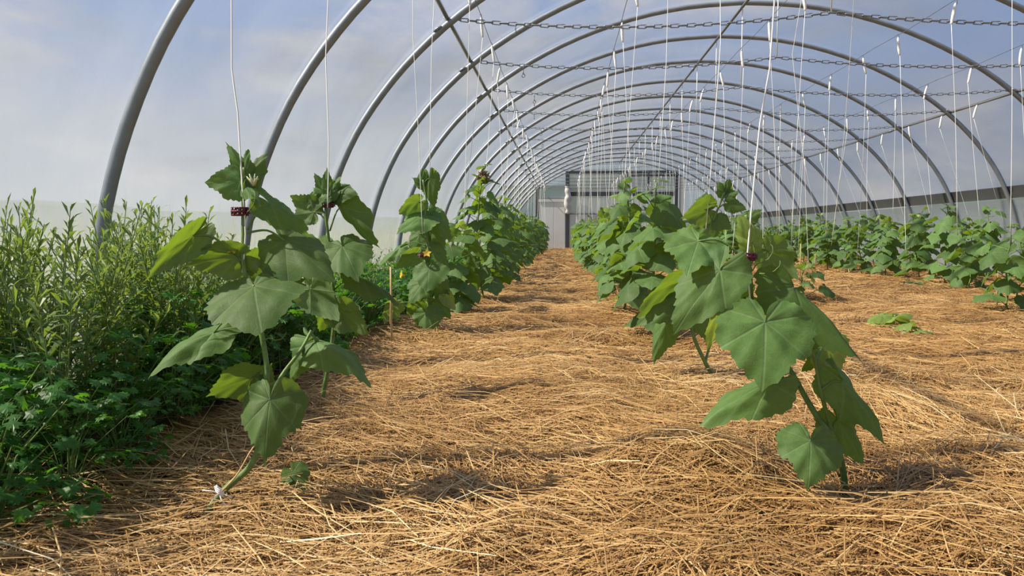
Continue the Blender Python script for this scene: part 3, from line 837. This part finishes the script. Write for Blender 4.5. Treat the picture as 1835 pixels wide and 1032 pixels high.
R2, R2B = hero('cucumber_plant', 'cucumber plant with twin dark stalks low on its stem, just behind the large plant', (.589, 2.983), 2.95,
    [(1264, 650, 0), (1240, 590, 0), (1243, 520, 0), (1258, 440, 0), (1282, 385, 0), (1298, 345, 0)],
    [D((1298, 346), (1286, 326), 26, n=(0, -1, .2), fold=.4), D((1300, 344), (1307, 320), 26, n=(0, -1, .1), fold=.4), D((1304, 350), (1324, 344), 26, n=(0, -1, .4)), D((1308, 366), (1338, 376), 34, n=(0, -1, .4)),
     D((1268, 378), (1220, 392), 66, bk=1, dt=-.02), D((1272, 362), (1244, 358), 34, n=(0, -1, .4)), D((1288, 394), (1312, 410), 40, n=(.2, -1, .3)), D((1270, 400), (1262, 440), 56, dj=.05, n=(0, -1, .3)),
     D((1228, 503), (1138, 566), 84, bk=1, dt=-.05, fold=.2), D((1218, 534), (1140, 584), 70, dj=-.03, n=(-.2, -.7, .7)), D((1192, 580), (1170, 657), 48, dj=.02, n=(-.3, -1, .3), fold=.4, **{'from': (1240, 590)}),
     D((1256, 560), (1274, 618), 60, n=(.2, -1, .2)), D((1250, 470), (1296, 500), 66, dj=.06, n=(.2, -.9, .4)), D((1236, 520), (1206, 560), 60, dj=.06, n=(0, -1, .2)),
     ], branches=[[(1264, 650, 0), (1272, 620, .02), (1290, 590, .04)]], srad=.007)

# ------------------------------------------------------------------ procedural cucumber plants for the rest of the rows
def plant_frames(r, height, nleaf, size, spread=1.0):
    """stem points and leaf frames in plant space"""
    stem = [Vector((0, 0, 0))]; lean = (r.uniform(-.06, .06), r.uniform(-.06, .06))
    ns = 9
    for i in range(1, ns + 1):
        t = i / ns
        stem.append(Vector((lean[0] * math.sin(t * 3) + r.uniform(-.012, .012), lean[1] * math.sin(t * 3) + r.uniform(-.012, .012), height * t)))
    frames = []; pet = []
    az = r.uniform(0, 6)
    for k in range(nleaf):
        t = .07 + .93 * (k + .3) / nleaf
        az += 2.4 + r.uniform(-.5, .5)
        i = min(ns - 1, int(t * ns)); q = t * ns - i
        S = stem[i].lerp(stem[i + 1], min(1, max(0, q)))
        young = t > .84
        s = size * (1.0 if t < .7 else 1.0 - (t - .7) * 2.1) * r.uniform(.75, 1.15)
        pl = (.125 if not young else .035) * spread * r.uniform(.7, 1.3)
        o = Vector((math.cos(az), math.sin(az), 0))
        up = r.uniform(.15, .7) if not young else r.uniform(.4, 1.2)
        J = S + o * pl + Vector((0, 0, pl * up))
        dn = r.uniform(-1.9, -.35) if not young else r.uniform(-.3, .9)
        dirv = (o + Vector((r.uniform(-.3, .3), r.uniform(-.3, .3), dn))).normalized()
        nrm = Vector((o.x * .5 - .15 + r.uniform(-.3, .3), o.y * .5 - .12 + r.uniform(-.3, .3), 1.0))
        frames.append((J, dirv, nrm, s * .72, young)); pet.append((S, S.lerp(J, .55) + Vector((0, 0, .012)), J))
    return stem, frames, pet

def plant(x, y, height, nleaf, size, seed, lod, label, group=None, flowers=0, spread=1.0):
    r = random.Random(seed)
    B = (x, y, gz(x, y) - .01)
    t = empty('cucumber_plant', B, inbay(label, y) if group else label, 'plant', group)
    stem, frames, pet = plant_frames(r, height, nleaf, size, spread)
    mb = MB(); mb.tube(catmull(stem, 2), [.0075 * (1.1 - .6 * i / (2 * len(stem))) for i in range(2 * (len(stem) - 1) + 1)], 6 if lod == 'mid' else 4)
    for p in pet: mb.tube(p, [.0032, .0026, .0020], 5 if lod == 'mid' else 3, caps=False)
    if lod == 'mid':
        for q in range(3): tendril(mb, stem[4 + q], (r.uniform(-1, 1), r.uniform(-1, 1), .6), .09)
    mb.obj('stem', M['stem'], t, True)
    for J, dv, nr_, s, young in frames:
        pool = YOUNG if (young and r.random() < .22) else (MID if lod == 'mid' else LOW)
        me = r.choice(pool)
        link(me.name.split('.')[0], me, t, mat4=frame(J, dv, nr_, s, r.uniform(.9, 1.15)))
    for q in range(flowers):
        J, dv, nr_, s, yg = frames[1 + q * 3]
        flower(t, pet[1 + q * 3][0] + Vector((r.uniform(-.05, .05), -.05, .02)), (r.uniform(-.5, .5), -.7, .5), .026)
    return t

# joined foliage for plants too small in the picture to tell the leaves apart
FARV = []
for q in range(6):
    r = random.Random(900 + q)
    stem, frames, pet = plant_frames(r, .82, 28, .185)
    vs = []; fs = []; tn = []
    for J, dv, nr_, s, yg in frames:
        me = r.choice(LOW); m4 = frame(J, dv, nr_, s); b0 = len(vs); tone = r.random()
        vs += [tuple(m4 @ v.co) for v in me.vertices]; tn += [tone] * len(me.vertices)
        fs += [tuple(i + b0 for i in p.vertices) for p in me.polygons]
    fm = bpy.data.meshes.new('foliage'); fm.from_pydata(vs, [], fs); fm.polygons.foreach_set('use_smooth', [True] * len(fs))
    a = fm.attributes.new('tone', 'FLOAT', 'POINT'); a.data.foreach_set('value', tn); fm.update(); fm.materials.append(M['leaffar'])
    mb = MB(); mb.tube(stem, .006, 4)
    for p in pet: mb.tube(p, .0022, 3, caps=False)
    FARV.append((fm, mb.mesh('stem', M['stem'], True)))
def far_plant(x, y, h, label, group, seed):
    r = random.Random(seed)
    t = empty('cucumber_plant', (x, y, gz(x, y) - .01), inbay(label, y), 'plant', group)
    fm, sm = r.choice(FARV)
    m4 = Matrix.Rotation(r.uniform(0, 6.28), 4, 'Z') @ Matrix.Diagonal((r.uniform(.95, 1.2),) * 2 + (h / .82, 1))
    link('stem', sm, t, mat4=m4); tag(link('foliage', fm, t, mat4=m4), kind='stuff')

# row beside the herbs
L3, L3B = hero('cucumber_plant', 'cucumber plant with two yellow flowers in the row beside the herb bed', (-.835, 4.45), 4.40,
    [(768, 560, 0), (764, 500, 0), (768, 450, 0), (762, 400, 0), (764, 360, 0), (758, 322, 0)],
    [D((770, 320), (779, 374), 40, n=(-.1, -1, .3)), D((757, 330), (738, 318), 22, n=(0, -1, .3)), D((758, 326), (757, 302), 20, n=(0, -1, 0)),
     D((750, 362), (714, 384), 46, bk=1), D((762, 384), (711, 422), 68, n=(-.2, -.8, .6), dt=-.1), D((776, 388), (810, 434), 48, n=(.1, -.9, .4)),
     D((717, 444), (679, 476), 34, n=(-.4, -.6, .7), **{'from': (764, 440)}), D((744, 456), (708, 482), 42, bk=1), D((774, 448), (804, 484), 46, n=(.2, -1, .2)),
     D((769, 482), (766, 524), 72, n=(-.1, -.85, .5), dj=-.1, dt=-.15), D((757, 508), (733, 546), 58, n=(-.2, -.85, .5), dj=-.06, dt=-.1), D((765, 560), (776, 596), 60, n=(0, -.85, .5), dj=-.06, dt=-.08),
     D((798, 530), (816, 556), 28, bk=1, m='youngleaf'), D((783, 540), (808, 572), 38, n=(.2, -1, .2)), D((708, 546), (688, 580), 40, bk=1, m='youngleaf', **{'from': (766, 560)}),
     D((780, 500), (806, 528), 44, n=(.2, -.9, .4)), D((752, 420), (734, 452), 44, n=(-.2, -.9, .3), dj=.06), D((775, 410), (800, 446), 44, dj=.08, n=(.2, -.9, .4)), D((752, 540), (728, 566), 42, bk=1, dj=.05)],
    srad=.009, tips=[(766, 470, .8, .6), (764, 430, -.8, .6)])
for (a, b_, f_) in ((765, 455, (.1, -.8, .5)), (721, 492, (-.9, -.4, .2))):
    flower(L3, P(a, b_, 4.25) - L3B, f_, .022)
plant(-.73, 5.45, .66, 24, .185, 45, 'mid', 'lower cucumber plant between the yellow-flowered one and the tallest one')
tall = plant(-.66, 6.5, 1.12, 46, .17, 43, 'mid', 'tallest cucumber plant of the herb-side row, topped by a dry brown tuft')
lab_l = 'leafy cucumber plant of the herb-side row'
def nth(lb, k, after): return lb if k > 7 else '%s plant after %s' % (ORD[k], after)
def inbay(lb, y): return lb + ', in the %s bay from the end wall' % bay(y) if ' bay ' not in lb and ' after ' not in lb else lb
lab_r = 'leafy cucumber plant of the path-side row'
y = 7.3; k = 0
while y < 28:
    if y < 15.5: plant(-.72 + rnd.uniform(-.06, .06), y, rnd.uniform(.85, 1.0), 30, .185, 500 + k, 'low', nth(lab_l, k, 'the tallest one in the row beside the herb bed'), 'cucumber plants of the herb-side row')
    else: far_plant(-.72 + rnd.uniform(-.06, .06), y, rnd.uniform(.82, 1.0), lab_l, 'cucumber plants of the herb-side row', 500 + k)
    y += .9; k += 1
plant(.50, 4.35, .88, 26, .21, 61, 'mid', 'cucumber plant with a single slender shoot tip, third in the row right of the path')
plant(.42, 5.55, .93, 32, .20, 62, 'mid', 'bushy cucumber plant, fourth in the row right of the path')
y = 6.5; k = 0
while y < 28:
    if y < 15.5: plant(.47 + rnd.uniform(-.06, .06), y, rnd.uniform(.75, .90), 30, .185, 700 + k, 'low', nth(lab_r, k, 'the bushy fourth one in the row right of the path'), 'cucumber plants of the row right of the path')
    else: far_plant(.47 + rnd.uniform(-.06, .06), y, rnd.uniform(.75, .9), lab_r, 'cucumber plants of the row right of the path', 700 + k)
    y += .9; k += 1
# the far-side rows
far_rows = [(4.2, 8.9, 'cucumber plant of the first far-side row', 'cucumber plants of the first far-side row', 800),
            (5.25, 9.3, 'cucumber plant of the black-rail row', 'cucumber plants along the black rail', 900),
            (1.66, 10.2, 'cucumber plant of the sparse second row', 'cucumber plants of the sparse second row', 1000),
            (2.9, 13.6, 'cucumber plant far down the wide strip', 'cucumber plants far down the wide straw strip', 1100)]
for x, y0, lb, gp, sd in far_rows:
    y = y0; k = 0
    while y < 28:
        if y < 14.5: plant(x + rnd.uniform(-.08, .08), y, rnd.uniform(.72, .90), 27, .20, sd + k, 'low', nth(lb, k, 'the plant with drooping low leaves in the first full far-side row') if x == 4.2 else lb, gp)
        else: far_plant(x + rnd.uniform(-.08, .08), y, rnd.uniform(.7, .85), lb, gp, sd + k)
        y += .75 if x > 4 else .9; k += 1
plant(3.25, 5.9, .66, 15, .20, 71, 'mid', 'leafy cucumber plant with bare lower stalks standing alone on the wide straw strip')
plant(3.62, 6.5, .64, 15, .19, 74, 'mid', 'cucumber plant behind the lone one on the wide straw strip')
plant(2.02, 6.6, .36, 11, .15, 72, 'mid', 'small sprawling cucumber plant beside the wooden stakes')
plant(4.12, 8.2, .74, 20, .20, 75, 'mid', 'cucumber plant with drooping low leaves at the start of the first full far-side row')

# weeds on the straw
def weed(x, y, s, n, label, mat='young'):
    r = random.Random(int(x * 100 + y * 10)); t = empty('seedling', (x, y, gz(x, y)), label, 'plant')
    mb = MB()
    for k in range(n):
        a = k * 2.4; o = Vector((math.cos(a), math.sin(a), 0)); J = o * s * .4 + Vector((0, 0, s * r.uniform(.3, .8)))
        mb.tube([(0, 0, -.01), J * .6 + Vector((0, 0, .01)), J], [.003, .0025, .002], 5)
        me = r.choice(YOUNG if mat == 'young' else MID)
        link('leaf', me, t, mat4=frame(J, o + Vector((0, 0, r.uniform(-.5, .2))), Vector((0, -.3, 1)), s * r.uniform(.7, 1), 1.05))
    mb.obj('stem', M['stem'], t, True)
weed(1.98, 4.85, .12, 5, 'yellowish seedling with pale leaves lying on the open straw')
weed(1.95, 4.45, .095, 4, 'pale yellow-green seedling with a dark curled edge, in front of another yellowish seedling')
weed(3.58, 8.15, .11, 5, 'small round green seedling alone on the wide straw strip', 'mid')
weed(2.25, 5.6, .05, 3, 'tiny green seedling between the stakes and the yellowish seedlings', 'mid')
t = empty('seedling', P(533, 886, 1.70), 'single cupped green leaf sprouting from the straw in front of the leaning plant', 'plant')
MB().tube([(0, .01, -.03), (-.004, .004, 0), P(527, 850, 1.70) - t.location], [.003, .0025, .002], 6).obj('stem', M['stem'], t, True)
for (ja, ta, w_) in (((524, 846), (552, 888), .75), ((526, 852), (512, 866), .9)):
    J_ = P(*ja, 1.69); T_ = P(*ta, 1.67); link('leaf', MID[2], t, mat4=frame(J_ - t.location, T_ - J_, Vector((-.2, -.8, .6)), (T_ - J_).length, w_))

# stakes
def stake(px, py0, py1, d_, label, r=.006):
    a = P(px, py0, d_); b_ = P(px, py1, d_); g = gz(b_.x, b_.y) - .02
    t = MB(); hgt = a.z - g
    t.tube([(0, 0, 0), (.002, 0, hgt * .33), (-.002, 0, hgt * .34), (.001, 0, hgt * .66), (0, 0, hgt)], [r, r * .95, r * 1.15, r * .95, r * .8], 7)
    tag(t.obj('stake', M['bamboo'], None, True, (a.x, d_, g)), label, 'stake')
stake(1435, 437, 500, 8.8, 'taller bare wooden stake behind the small sprawling plant')
stake(1461, 455, 490, 9.6, 'shorter wooden stake next to the taller one behind the small sprawling plant')
stake(1790, 462, 520, 6.2, 'thin wooden stake among the leaves of the lone plant on the wide straw strip')
stake(700, 478, 612, 4.05, 'dry brown stake left of the plant with yellow flowers')

# dry tuft on the tallest plant
tp = P(865, 318, 6.5)
tf = MB(); r = random.Random(5)
for k in range(90):
    a = r.uniform(0, 6.28); e = r.uniform(-1, 1.4); rr_ = r.uniform(.03, .075)
    dv = Vector((math.cos(a) * math.cos(e), math.sin(a) * math.cos(e), math.sin(e))) * rr_
    tf.tube([tuple(dv * .1), tuple(dv * .6 + Vector((0, 0, .01))), tuple(dv)], [.004, .006, .002], 4)
tag(tf.obj('dry_tuft', M['dry'], None, True, tuple(tp)), 'dry brown tuft of dead growth on top of the tallest plant', 'dry plant')

# clips
def clip(px, py, d_, label, R=.0145, tilt=.0):
    t = empty('plant_clip', P(px, py, d_), label, 'clip')
    t.rotation_euler = (tilt, 0, 0)
    mb = MB(); mb.torus((0, 0, 0), R, .0032, 18, 6, sx=1.1); mb.torus((0, 0, .007), R, .0025, 18, 6, sx=1.1); mb.torus((0, 0, -.007), R, .0025, 18, 6, sx=1.1)
    mb.obj('ring', M['clip'], t, True)
    for k in range(10):
        a = k * .628; c = Vector((math.cos(a) * R * 1.1, math.sin(a) * R, 0))
        MB().tube([c + Vector((0, 0, -.009)), c + Vector((0, 0, .009))], .0028, 5).obj('rib', M['clip'], t, True)
    MB().box(R * 1.05, R * 1.5, -.004, .004, -.006, .006).obj('tab', M['clip'], t)
clip(430, 379, 1.60, 'dark red ring clip round the leaning plant stem')
clip(587, 367, 2.50, 'dark ring clip under the tight leaf tuft', R=.016)
clip(1338, 460, 1.72, 'brown red clip holding the large plant to its string', R=.015)
clip(756, 458, 4.30, 'small brown clip beside the yellow flower', R=.02)

# strings: to the near plants first
string(0, 1.66, P(434, 488, 1.60) , 'white string tied to the leaning cucumber plant', via=[P(415, 0, 1.62), P(426, 200, 1.61), P(434, 330, 1.595), P(440, 420, 1.59)])
string(0, 2.60, P(587, 372, 2.47), 'white string running down to the tight leaf tuft', via=[P(588, 0, 2.52), P(589, 250, 2.49)])
string(0, 4.05, P(757, 420, 4.1), 'white string slanting down to the plant with yellow flowers', via=[P(740, 0, 4.02), P(749, 220, 4.05)])
string(0, 4.50, P(770, 330, 4.4), 'white string reaching the top of the plant with yellow flowers', via=[P(778, 0, 4.5)])
string(1, 1.75, P(1345, 545, 1.73), 'thick white string tied to the large cucumber plant', via=[P(1388, 0, 1.74), P(1362, 220, 1.73), P(1340, 450, 1.715), P(1341, 500, 1.72)])
string(1, 3.0, P(1265, 410, 2.93), 'white string running down to the plant with twin stalks', via=[P(1291, 0, 2.96), P(1282, 200, 2.95)])
string(1, 4.4, P(1178, 350, 4.35), 'white string to the slender shoot tip, third in its row', via=[P(1197, 0, 4.4)])
string(1, 5.5, P(1117, 345, 5.5), 'white string to the fourth plant of the row right of the path')
# long cut-off rope and the wound twine near the crown
string(2, 3.6, P(1450, 500, 4.2), 'white string hanging down in front of the wooden stakes', via=[P(1436, 0, 4.0), P(1442, 300, 4.1)])
string(2, 4.8, P(1490, 440, 6.4), 'white slanting string left of the small far-side shoots', via=[P(1530, 0, 5.4), P(1512, 250, 6.0)])
for row in range(6):
    y = {0: 5.4, 1: 6.5, 2: 5.7, 3: 5.2, 4: 6.6, 5: 7.6}[row]
    while y < 27.5:
        x = ROWX[row] + (.0 if row not in (0, 5) else (-.05 if row == 0 else .42))
        ze = rnd.uniform(.55, .85) if row in (0, 1, 4, 5) else rnd.uniform(.25, .6)
        string(row, y + rnd.uniform(-.1, .1), (x + rnd.uniform(-.12, .12), y + rnd.uniform(-.1, .1), ze))
        y += .92
# knot at the foot of the leaning plant
kn = MB(); c0 = P(393, 884, 1.53)
for k in range(4): kn.torus((0, 0, .002 * k), .009 + .001 * k, .0016, 12, 5, ax=(.5, .3 + .2 * k, .6))
for k in range(5):
    a = k * 1.3; kn.tube([(0, 0, 0), (.014 * math.cos(a), -.006, .012 * math.sin(a)), (.032 * math.cos(a + .3), -.010, .026 * math.sin(a) - .004)], .0014, 4)
tag(kn.obj('twine_knot', M['twine'], None, True, tuple(c0)), 'white twine knot round the foot of the leaning plant', 'knot')
cord = MB(); cord.tube(catmull([P(398, 880, 1.52), P(425, 850, 1.53), P(447, 812, 1.55), P(464, 786, 1.575), P(470, 760, 1.585)], 4), .0017, 5)
tag(cord.obj('twine_end', M['bamboo'], None, True), 'pale twine end running up beside the leaning stem from its knot', 'string')

# ------------------------------------------------------------------ herbs on the edge bed
def herb_protos(n):
    out = []
    for q in range(n):
        r = np.random.default_rng(3000 + q); vs = []; fs = []; tn = []; st = MB()
        for s in range(9):
            a = r.uniform(0, 6.28); h = r.uniform(.34, .66); lean = r.uniform(.02, .22); bx0 = r.normal(0, .035, 2)
            pts = [Vector((bx0[0] + math.cos(a) * lean * t ** 1.6, bx0[1] + math.sin(a) * lean * t ** 1.6, h * t)) for t in np.linspace(0, 1, 6)]
            st.tube(pts, [.0028, .0026, .0024, .002, .0016, .001], 4, caps=False)
            nl = 36; ton = r.uniform(0, 1)
            for k in range(nl):
                t = .22 + .78 * k / nl; i = min(4, int(t * 5)); p = pts[i].lerp(pts[i + 1], t * 5 - i)
                az = k * 2.4 + r.uniform(-.4, .4); el = r.uniform(.1, .9) + (t - .5) * .8
                ln = (.060 if t < .9 else .042) * r.uniform(.6, 1.25); w = ln * .075 + .0009
                dv = np.array([math.cos(az) * math.cos(el), math.sin(az) * math.cos(el), math.sin(el)])
                sd = np.array([-math.sin(az), math.cos(az), r.uniform(-.6, .6)]); P0 = np.array(p)
                m = P0 + dv * ln * .5 + np.array([0, 0, .004]); e = P0 + dv * ln - np.array([0, 0, ln * .12])
                b0 = len(vs); vs += [P0, m + sd * w, e, m - sd * w]; fs.append((b0, b0 + 1, b0 + 2, b0 + 3)); tn += [min(1, max(0, .5 * ton + .5 * r.uniform(0, 1)))] * 4
        out.append((np_mesh('foliage', np.array(vs), np.array(fs), M['herb'], False, {'tone': np.array(tn)}), st.mesh('stems', M['stem'], True)))
    return out
def parsley_protos(n):
    out = []
    for q in range(n):
        r = np.random.default_rng(4000 + q); vs = []; fs = []; tn = []; st = MB()
        for s in range(36):
            a = r.uniform(0, 6.28); h = r.uniform(.04, .26); lean = r.uniform(.02, .17)
            top = Vector((math.cos(a) * lean, math.sin(a) * lean, h))
            st.tube([(0, 0, 0), (top.x * .35, top.y * .35, h * .6), tuple(top)], [.0022, .0018, .0012], 4, caps=False)
            ton = r.uniform(0, 1)
            for k in range(5):
                az = a + [0, 1.1, -1.1, .5, -.5][k] + r.uniform(-.25, .25); c = top + Vector((math.cos(az), math.sin(az), r.uniform(-.2, .3))) * (.030 if k else .012) * r.uniform(.7, 1.4)
                ln = r.uniform(.016, .032); tilt = Vector((r.uniform(-1.1, .9), r.uniform(-1.1, .5), 1)).normalized()
                y_ = Vector((math.cos(az), math.sin(az), r.uniform(-.6, .2))); m4 = frame(c, y_, tilt, ln)
                # three-lobed toothed leaflet
                o = [(0, -.35, 0), (.22, .0, .02), (.55, .05, -.05), (.42, .28, .02), (.62, .42, -.06), (.28, .48, .03), (.30, .78, -.03), (.08, .72, .02), (0, 1.0, -.1),
                     (-.08, .72, .02), (-.30, .78, -.03), (-.28, .48, .03), (-.62, .42, -.06), (-.42, .28, .02), (-.55, .05, -.05), (-.22, .0, .02)]
                b0 = len(vs); vs.append(np.array(m4 @ Vector((0, .3, .08)))); vs += [np.array(m4 @ Vector(p)) for p in o]; tn += [min(1, max(0, .6 * ton + .4 * r.uniform(0, 1)))] * 17
                for i in range(16): fs.append((b0, b0 + 1 + i, b0 + 1 + (i + 1) % 16))
        out.append((np_mesh('foliage', np.array(vs), np.array(fs), M['parsley'], False, {'tone': np.array(tn)}), st.mesh('stems', M['stem'], True)))
    return out
HP = herb_protos(6); PP = parsley_protos(6)
def herb(proto, name, x, y, s, sz, label, group, r):
    t = empty(name, (x, y, gz(x, y) - .01), label, 'herb', group)
    m4 = Matrix.Rotation(r.uniform(0, 6.28), 4, 'Z') @ Matrix.Diagonal((s, s, sz, 1))
    fo, st = proto
    link('stems', st, t, mat4=m4); tag(link('foliage', fo, t, mat4=m4), kind='stuff')
r = random.Random(77)
HL = 'upright narrow-leaved herb in the edge bed'; HG = 'narrow-leaved herbs in the edge bed'
PL = 'low dark green lobed-leaf herb in the edge bed'; PG = 'lobed-leaf herb clumps in the edge bed'
for k in range(60):
    y = 1.55 + 1.9 * (k / 60) ** .9 + r.uniform(-.08, .08)
    x = r.uniform(-1.62, -1.16)
    herb(r.choice(HP), 'narrow_leaved_herb', x, y, r.uniform(.9, 1.2), r.uniform(.86, 1.08) * (1.0 if y < 2.7 else .82), HL + ', in the %s bay from the end wall' % bay(y), HG, r)
for k in range(34):
    y = 3.5 + 9.5 * k / 34; herb(r.choice(HP), 'narrow_leaved_herb', r.uniform(-1.60, -1.35), y, r.uniform(1., 1.25), r.uniform(.62, .85), HL + ', in the %s bay from the end wall' % bay(y), HG, r)
for (x, y, s) in [(-1.10, 1.40, 1.0), (-1.20, 1.52, 1.1), (-1.06, 1.58, .8), (-1.13, 1.68, 1.05), (-1.24, 1.80, 1.15), (-1.12, 1.85, .9), (-1.04, 1.74, .6), (-1.16, 2.0, 1.1), (-1.28, 1.40, 1.2), (-1.32, 1.62, 1.1), (-1.12, 2.15, 1.0), (-1.24, 2.3, 1.2), (-1.14, 1.24, 1.0), (-1.35, 1.25, 1.1)]:
    herb(r.choice(PP), 'lobed_herb', x, y, s, s * r.uniform(.85, 1.1), PL + ', %s bay from the end wall' % bay(y), PG, r)
for k in range(64):
    y = 2.3 + 8.5 * (k / 64) ** 1.25; herb(r.choice(PP), 'lobed_herb', r.uniform(-1.40, -1.10), y + r.uniform(-.05, .05), r.uniform(1.0, 1.35), r.uniform(1.1, 1.5), PL + ', %s bay from the end wall' % bay(y), PG, r)

# tall grass outside the film
n = 26000
gx_ = -2.27 - 6.0 * npr.random(n) ** 1.6; gy_ = npr.uniform(.5, 22, n); h = npr.uniform(.35, 1.05, n) * (1 - .3 * npr.random(n)); a = npr.uniform(0, 6.28, n); ln = npr.uniform(.02, .2, n); w = npr.uniform(.0015, .004, n)
p0 = np.stack([gx_, gy_, np.full(n, -.1)], 1); p1 = p0 + np.stack([np.cos(a) * ln * .3, np.sin(a) * ln * .3, h * .6], 1); p2 = p0 + np.stack([np.cos(a) * ln, np.sin(a) * ln, h], 1)
sd = np.stack([-np.sin(a), np.cos(a), 0 * a], 1) * w[:, None]
V = np.stack([p0 - sd, p0 + sd, p1 + sd, p1 - sd, p2], 1).reshape(-1, 3); b = np.arange(n)[:, None] * 5
F = np.concatenate([b + np.array([[0, 1, 2, 3]]), b + np.array([[3, 2, 4, 4]])])
me = bpy.data.meshes.new('grass'); me.from_pydata(V.tolist(), [], [tuple(dict.fromkeys(f)) for f in F.tolist()]); at = me.attributes.new('tone', 'FLOAT', 'POINT'); at.data.foreach_set('value', np.repeat(npr.random(n), 5).astype(np.float32)); me.materials.append(M['grass'])
tag(link('tall_grass', me), 'tall yellow-green grass growing outside against the plastic', 'grass', kind='stuff')

# ------------------------------------------------------------------ straw mulch
def straw(name, n, x0, x1, y0, y1, len_, wid, lift, label, ydist=1.0, keep=None, seed=1, curl=.35, pale=0.0):
    r = np.random.default_rng(seed)
    x = r.uniform(x0, x1, n); u = r.random(n); y = y0 + (y1 - y0) * u ** ydist
    if keep is not None:
        k = keep(x, y, r); x = x[k]; y = y[k]
    n = len(x)
    # wads of straw share a direction
    fld = 1.9 * np.sin(2.3 * x + 1.1 * np.sin(1.9 * y + .5)) + 1.5 * np.sin(2.9 * y + 1.4 * np.sin(2.1 * x)) + .9 * np.sin(6.1 * x - 4.3 * y)
    ang = .25 + .38 * fld + r.normal(0, .62, n)
    rnd_ = r.random(n) < .22; ang = np.where(rnd_, r.uniform(0, math.pi, n), ang)
    Ls = np.clip(r.normal(len_, len_ * .42, n), len_ * .25, len_ * 2.2); W = wid * r.uniform(.55, 1.35, n)
    kink = r.normal(0, curl, n); pit = r.normal(0, .10, n) + (r.random(n) < .04) * r.uniform(0, .55, n)
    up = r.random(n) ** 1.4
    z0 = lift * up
    d1 = np.stack([np.cos(ang), np.sin(ang)], 1); d2 = np.stack([np.cos(ang + kink), np.sin(ang + kink)], 1)
    h = (Ls * .5)[:, None]
    A = np.stack([x, y], 1) - d1 * h; Bp = np.stack([x, y], 1); C = Bp + d2 * h
    zA = ground(A[:, 0], A[:, 1]) + z0 - Ls * .5 * pit; zB = ground(x, y) + z0 + Ls * .03; zC = ground(C[:, 0], C[:, 1]) + z0 + Ls * .5 * pit
    zA = np.maximum(zA, ground(A[:, 0], A[:, 1]) - .01); zC = np.maximum(zC, ground(C[:, 0], C[:, 1]) - .01)
    s1 = np.stack([-d1[:, 1], d1[:, 0]], 1) * W[:, None]; s2 = np.stack([-d2[:, 1], d2[:, 0]], 1) * W[:, None]; sm = (s1 + s2) * .5
    rings = []
    for Q, z, s, tp in ((A, zA, s1, .8), (Bp, zB, sm, 1.0), (C, zC, s2, .55)):
        rings += [np.concatenate([Q - s * tp, (z)[:, None]], 1), np.concatenate([Q, (z + W * 1.1 * tp)[:, None]], 1), np.concatenate([Q + s * tp, (z)[:, None]], 1)]
    V = np.stack(rings, 1).reshape(-1, 3)
    b = np.arange(n)[:, None] * 9
    F = np.concatenate([b + np.array([[0, 1, 4, 3]]), b + np.array([[1, 2, 5, 4]]), b + np.array([[3, 4, 7, 6]]), b + np.array([[4, 5, 8, 7]])])
    patch = .5 + .22 * np.sin(1.7 * x + 2.2 * y) + .18 * np.sin(5.3 * x - 3.1 * y + 1)
    tone = np.clip(.06 + pale + .50 * r.random(n) + .38 * up * r.random(n) + .22 * (patch - .5), 0, 1)  # lower straws toned darker: shade in the gaps put into the colour
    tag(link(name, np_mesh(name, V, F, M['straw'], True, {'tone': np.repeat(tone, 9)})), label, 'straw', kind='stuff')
edge = lambda x, y, r: (x > -.99 + .10 * np.sin(3.1 * y) + r.normal(0, .06, len(x)))
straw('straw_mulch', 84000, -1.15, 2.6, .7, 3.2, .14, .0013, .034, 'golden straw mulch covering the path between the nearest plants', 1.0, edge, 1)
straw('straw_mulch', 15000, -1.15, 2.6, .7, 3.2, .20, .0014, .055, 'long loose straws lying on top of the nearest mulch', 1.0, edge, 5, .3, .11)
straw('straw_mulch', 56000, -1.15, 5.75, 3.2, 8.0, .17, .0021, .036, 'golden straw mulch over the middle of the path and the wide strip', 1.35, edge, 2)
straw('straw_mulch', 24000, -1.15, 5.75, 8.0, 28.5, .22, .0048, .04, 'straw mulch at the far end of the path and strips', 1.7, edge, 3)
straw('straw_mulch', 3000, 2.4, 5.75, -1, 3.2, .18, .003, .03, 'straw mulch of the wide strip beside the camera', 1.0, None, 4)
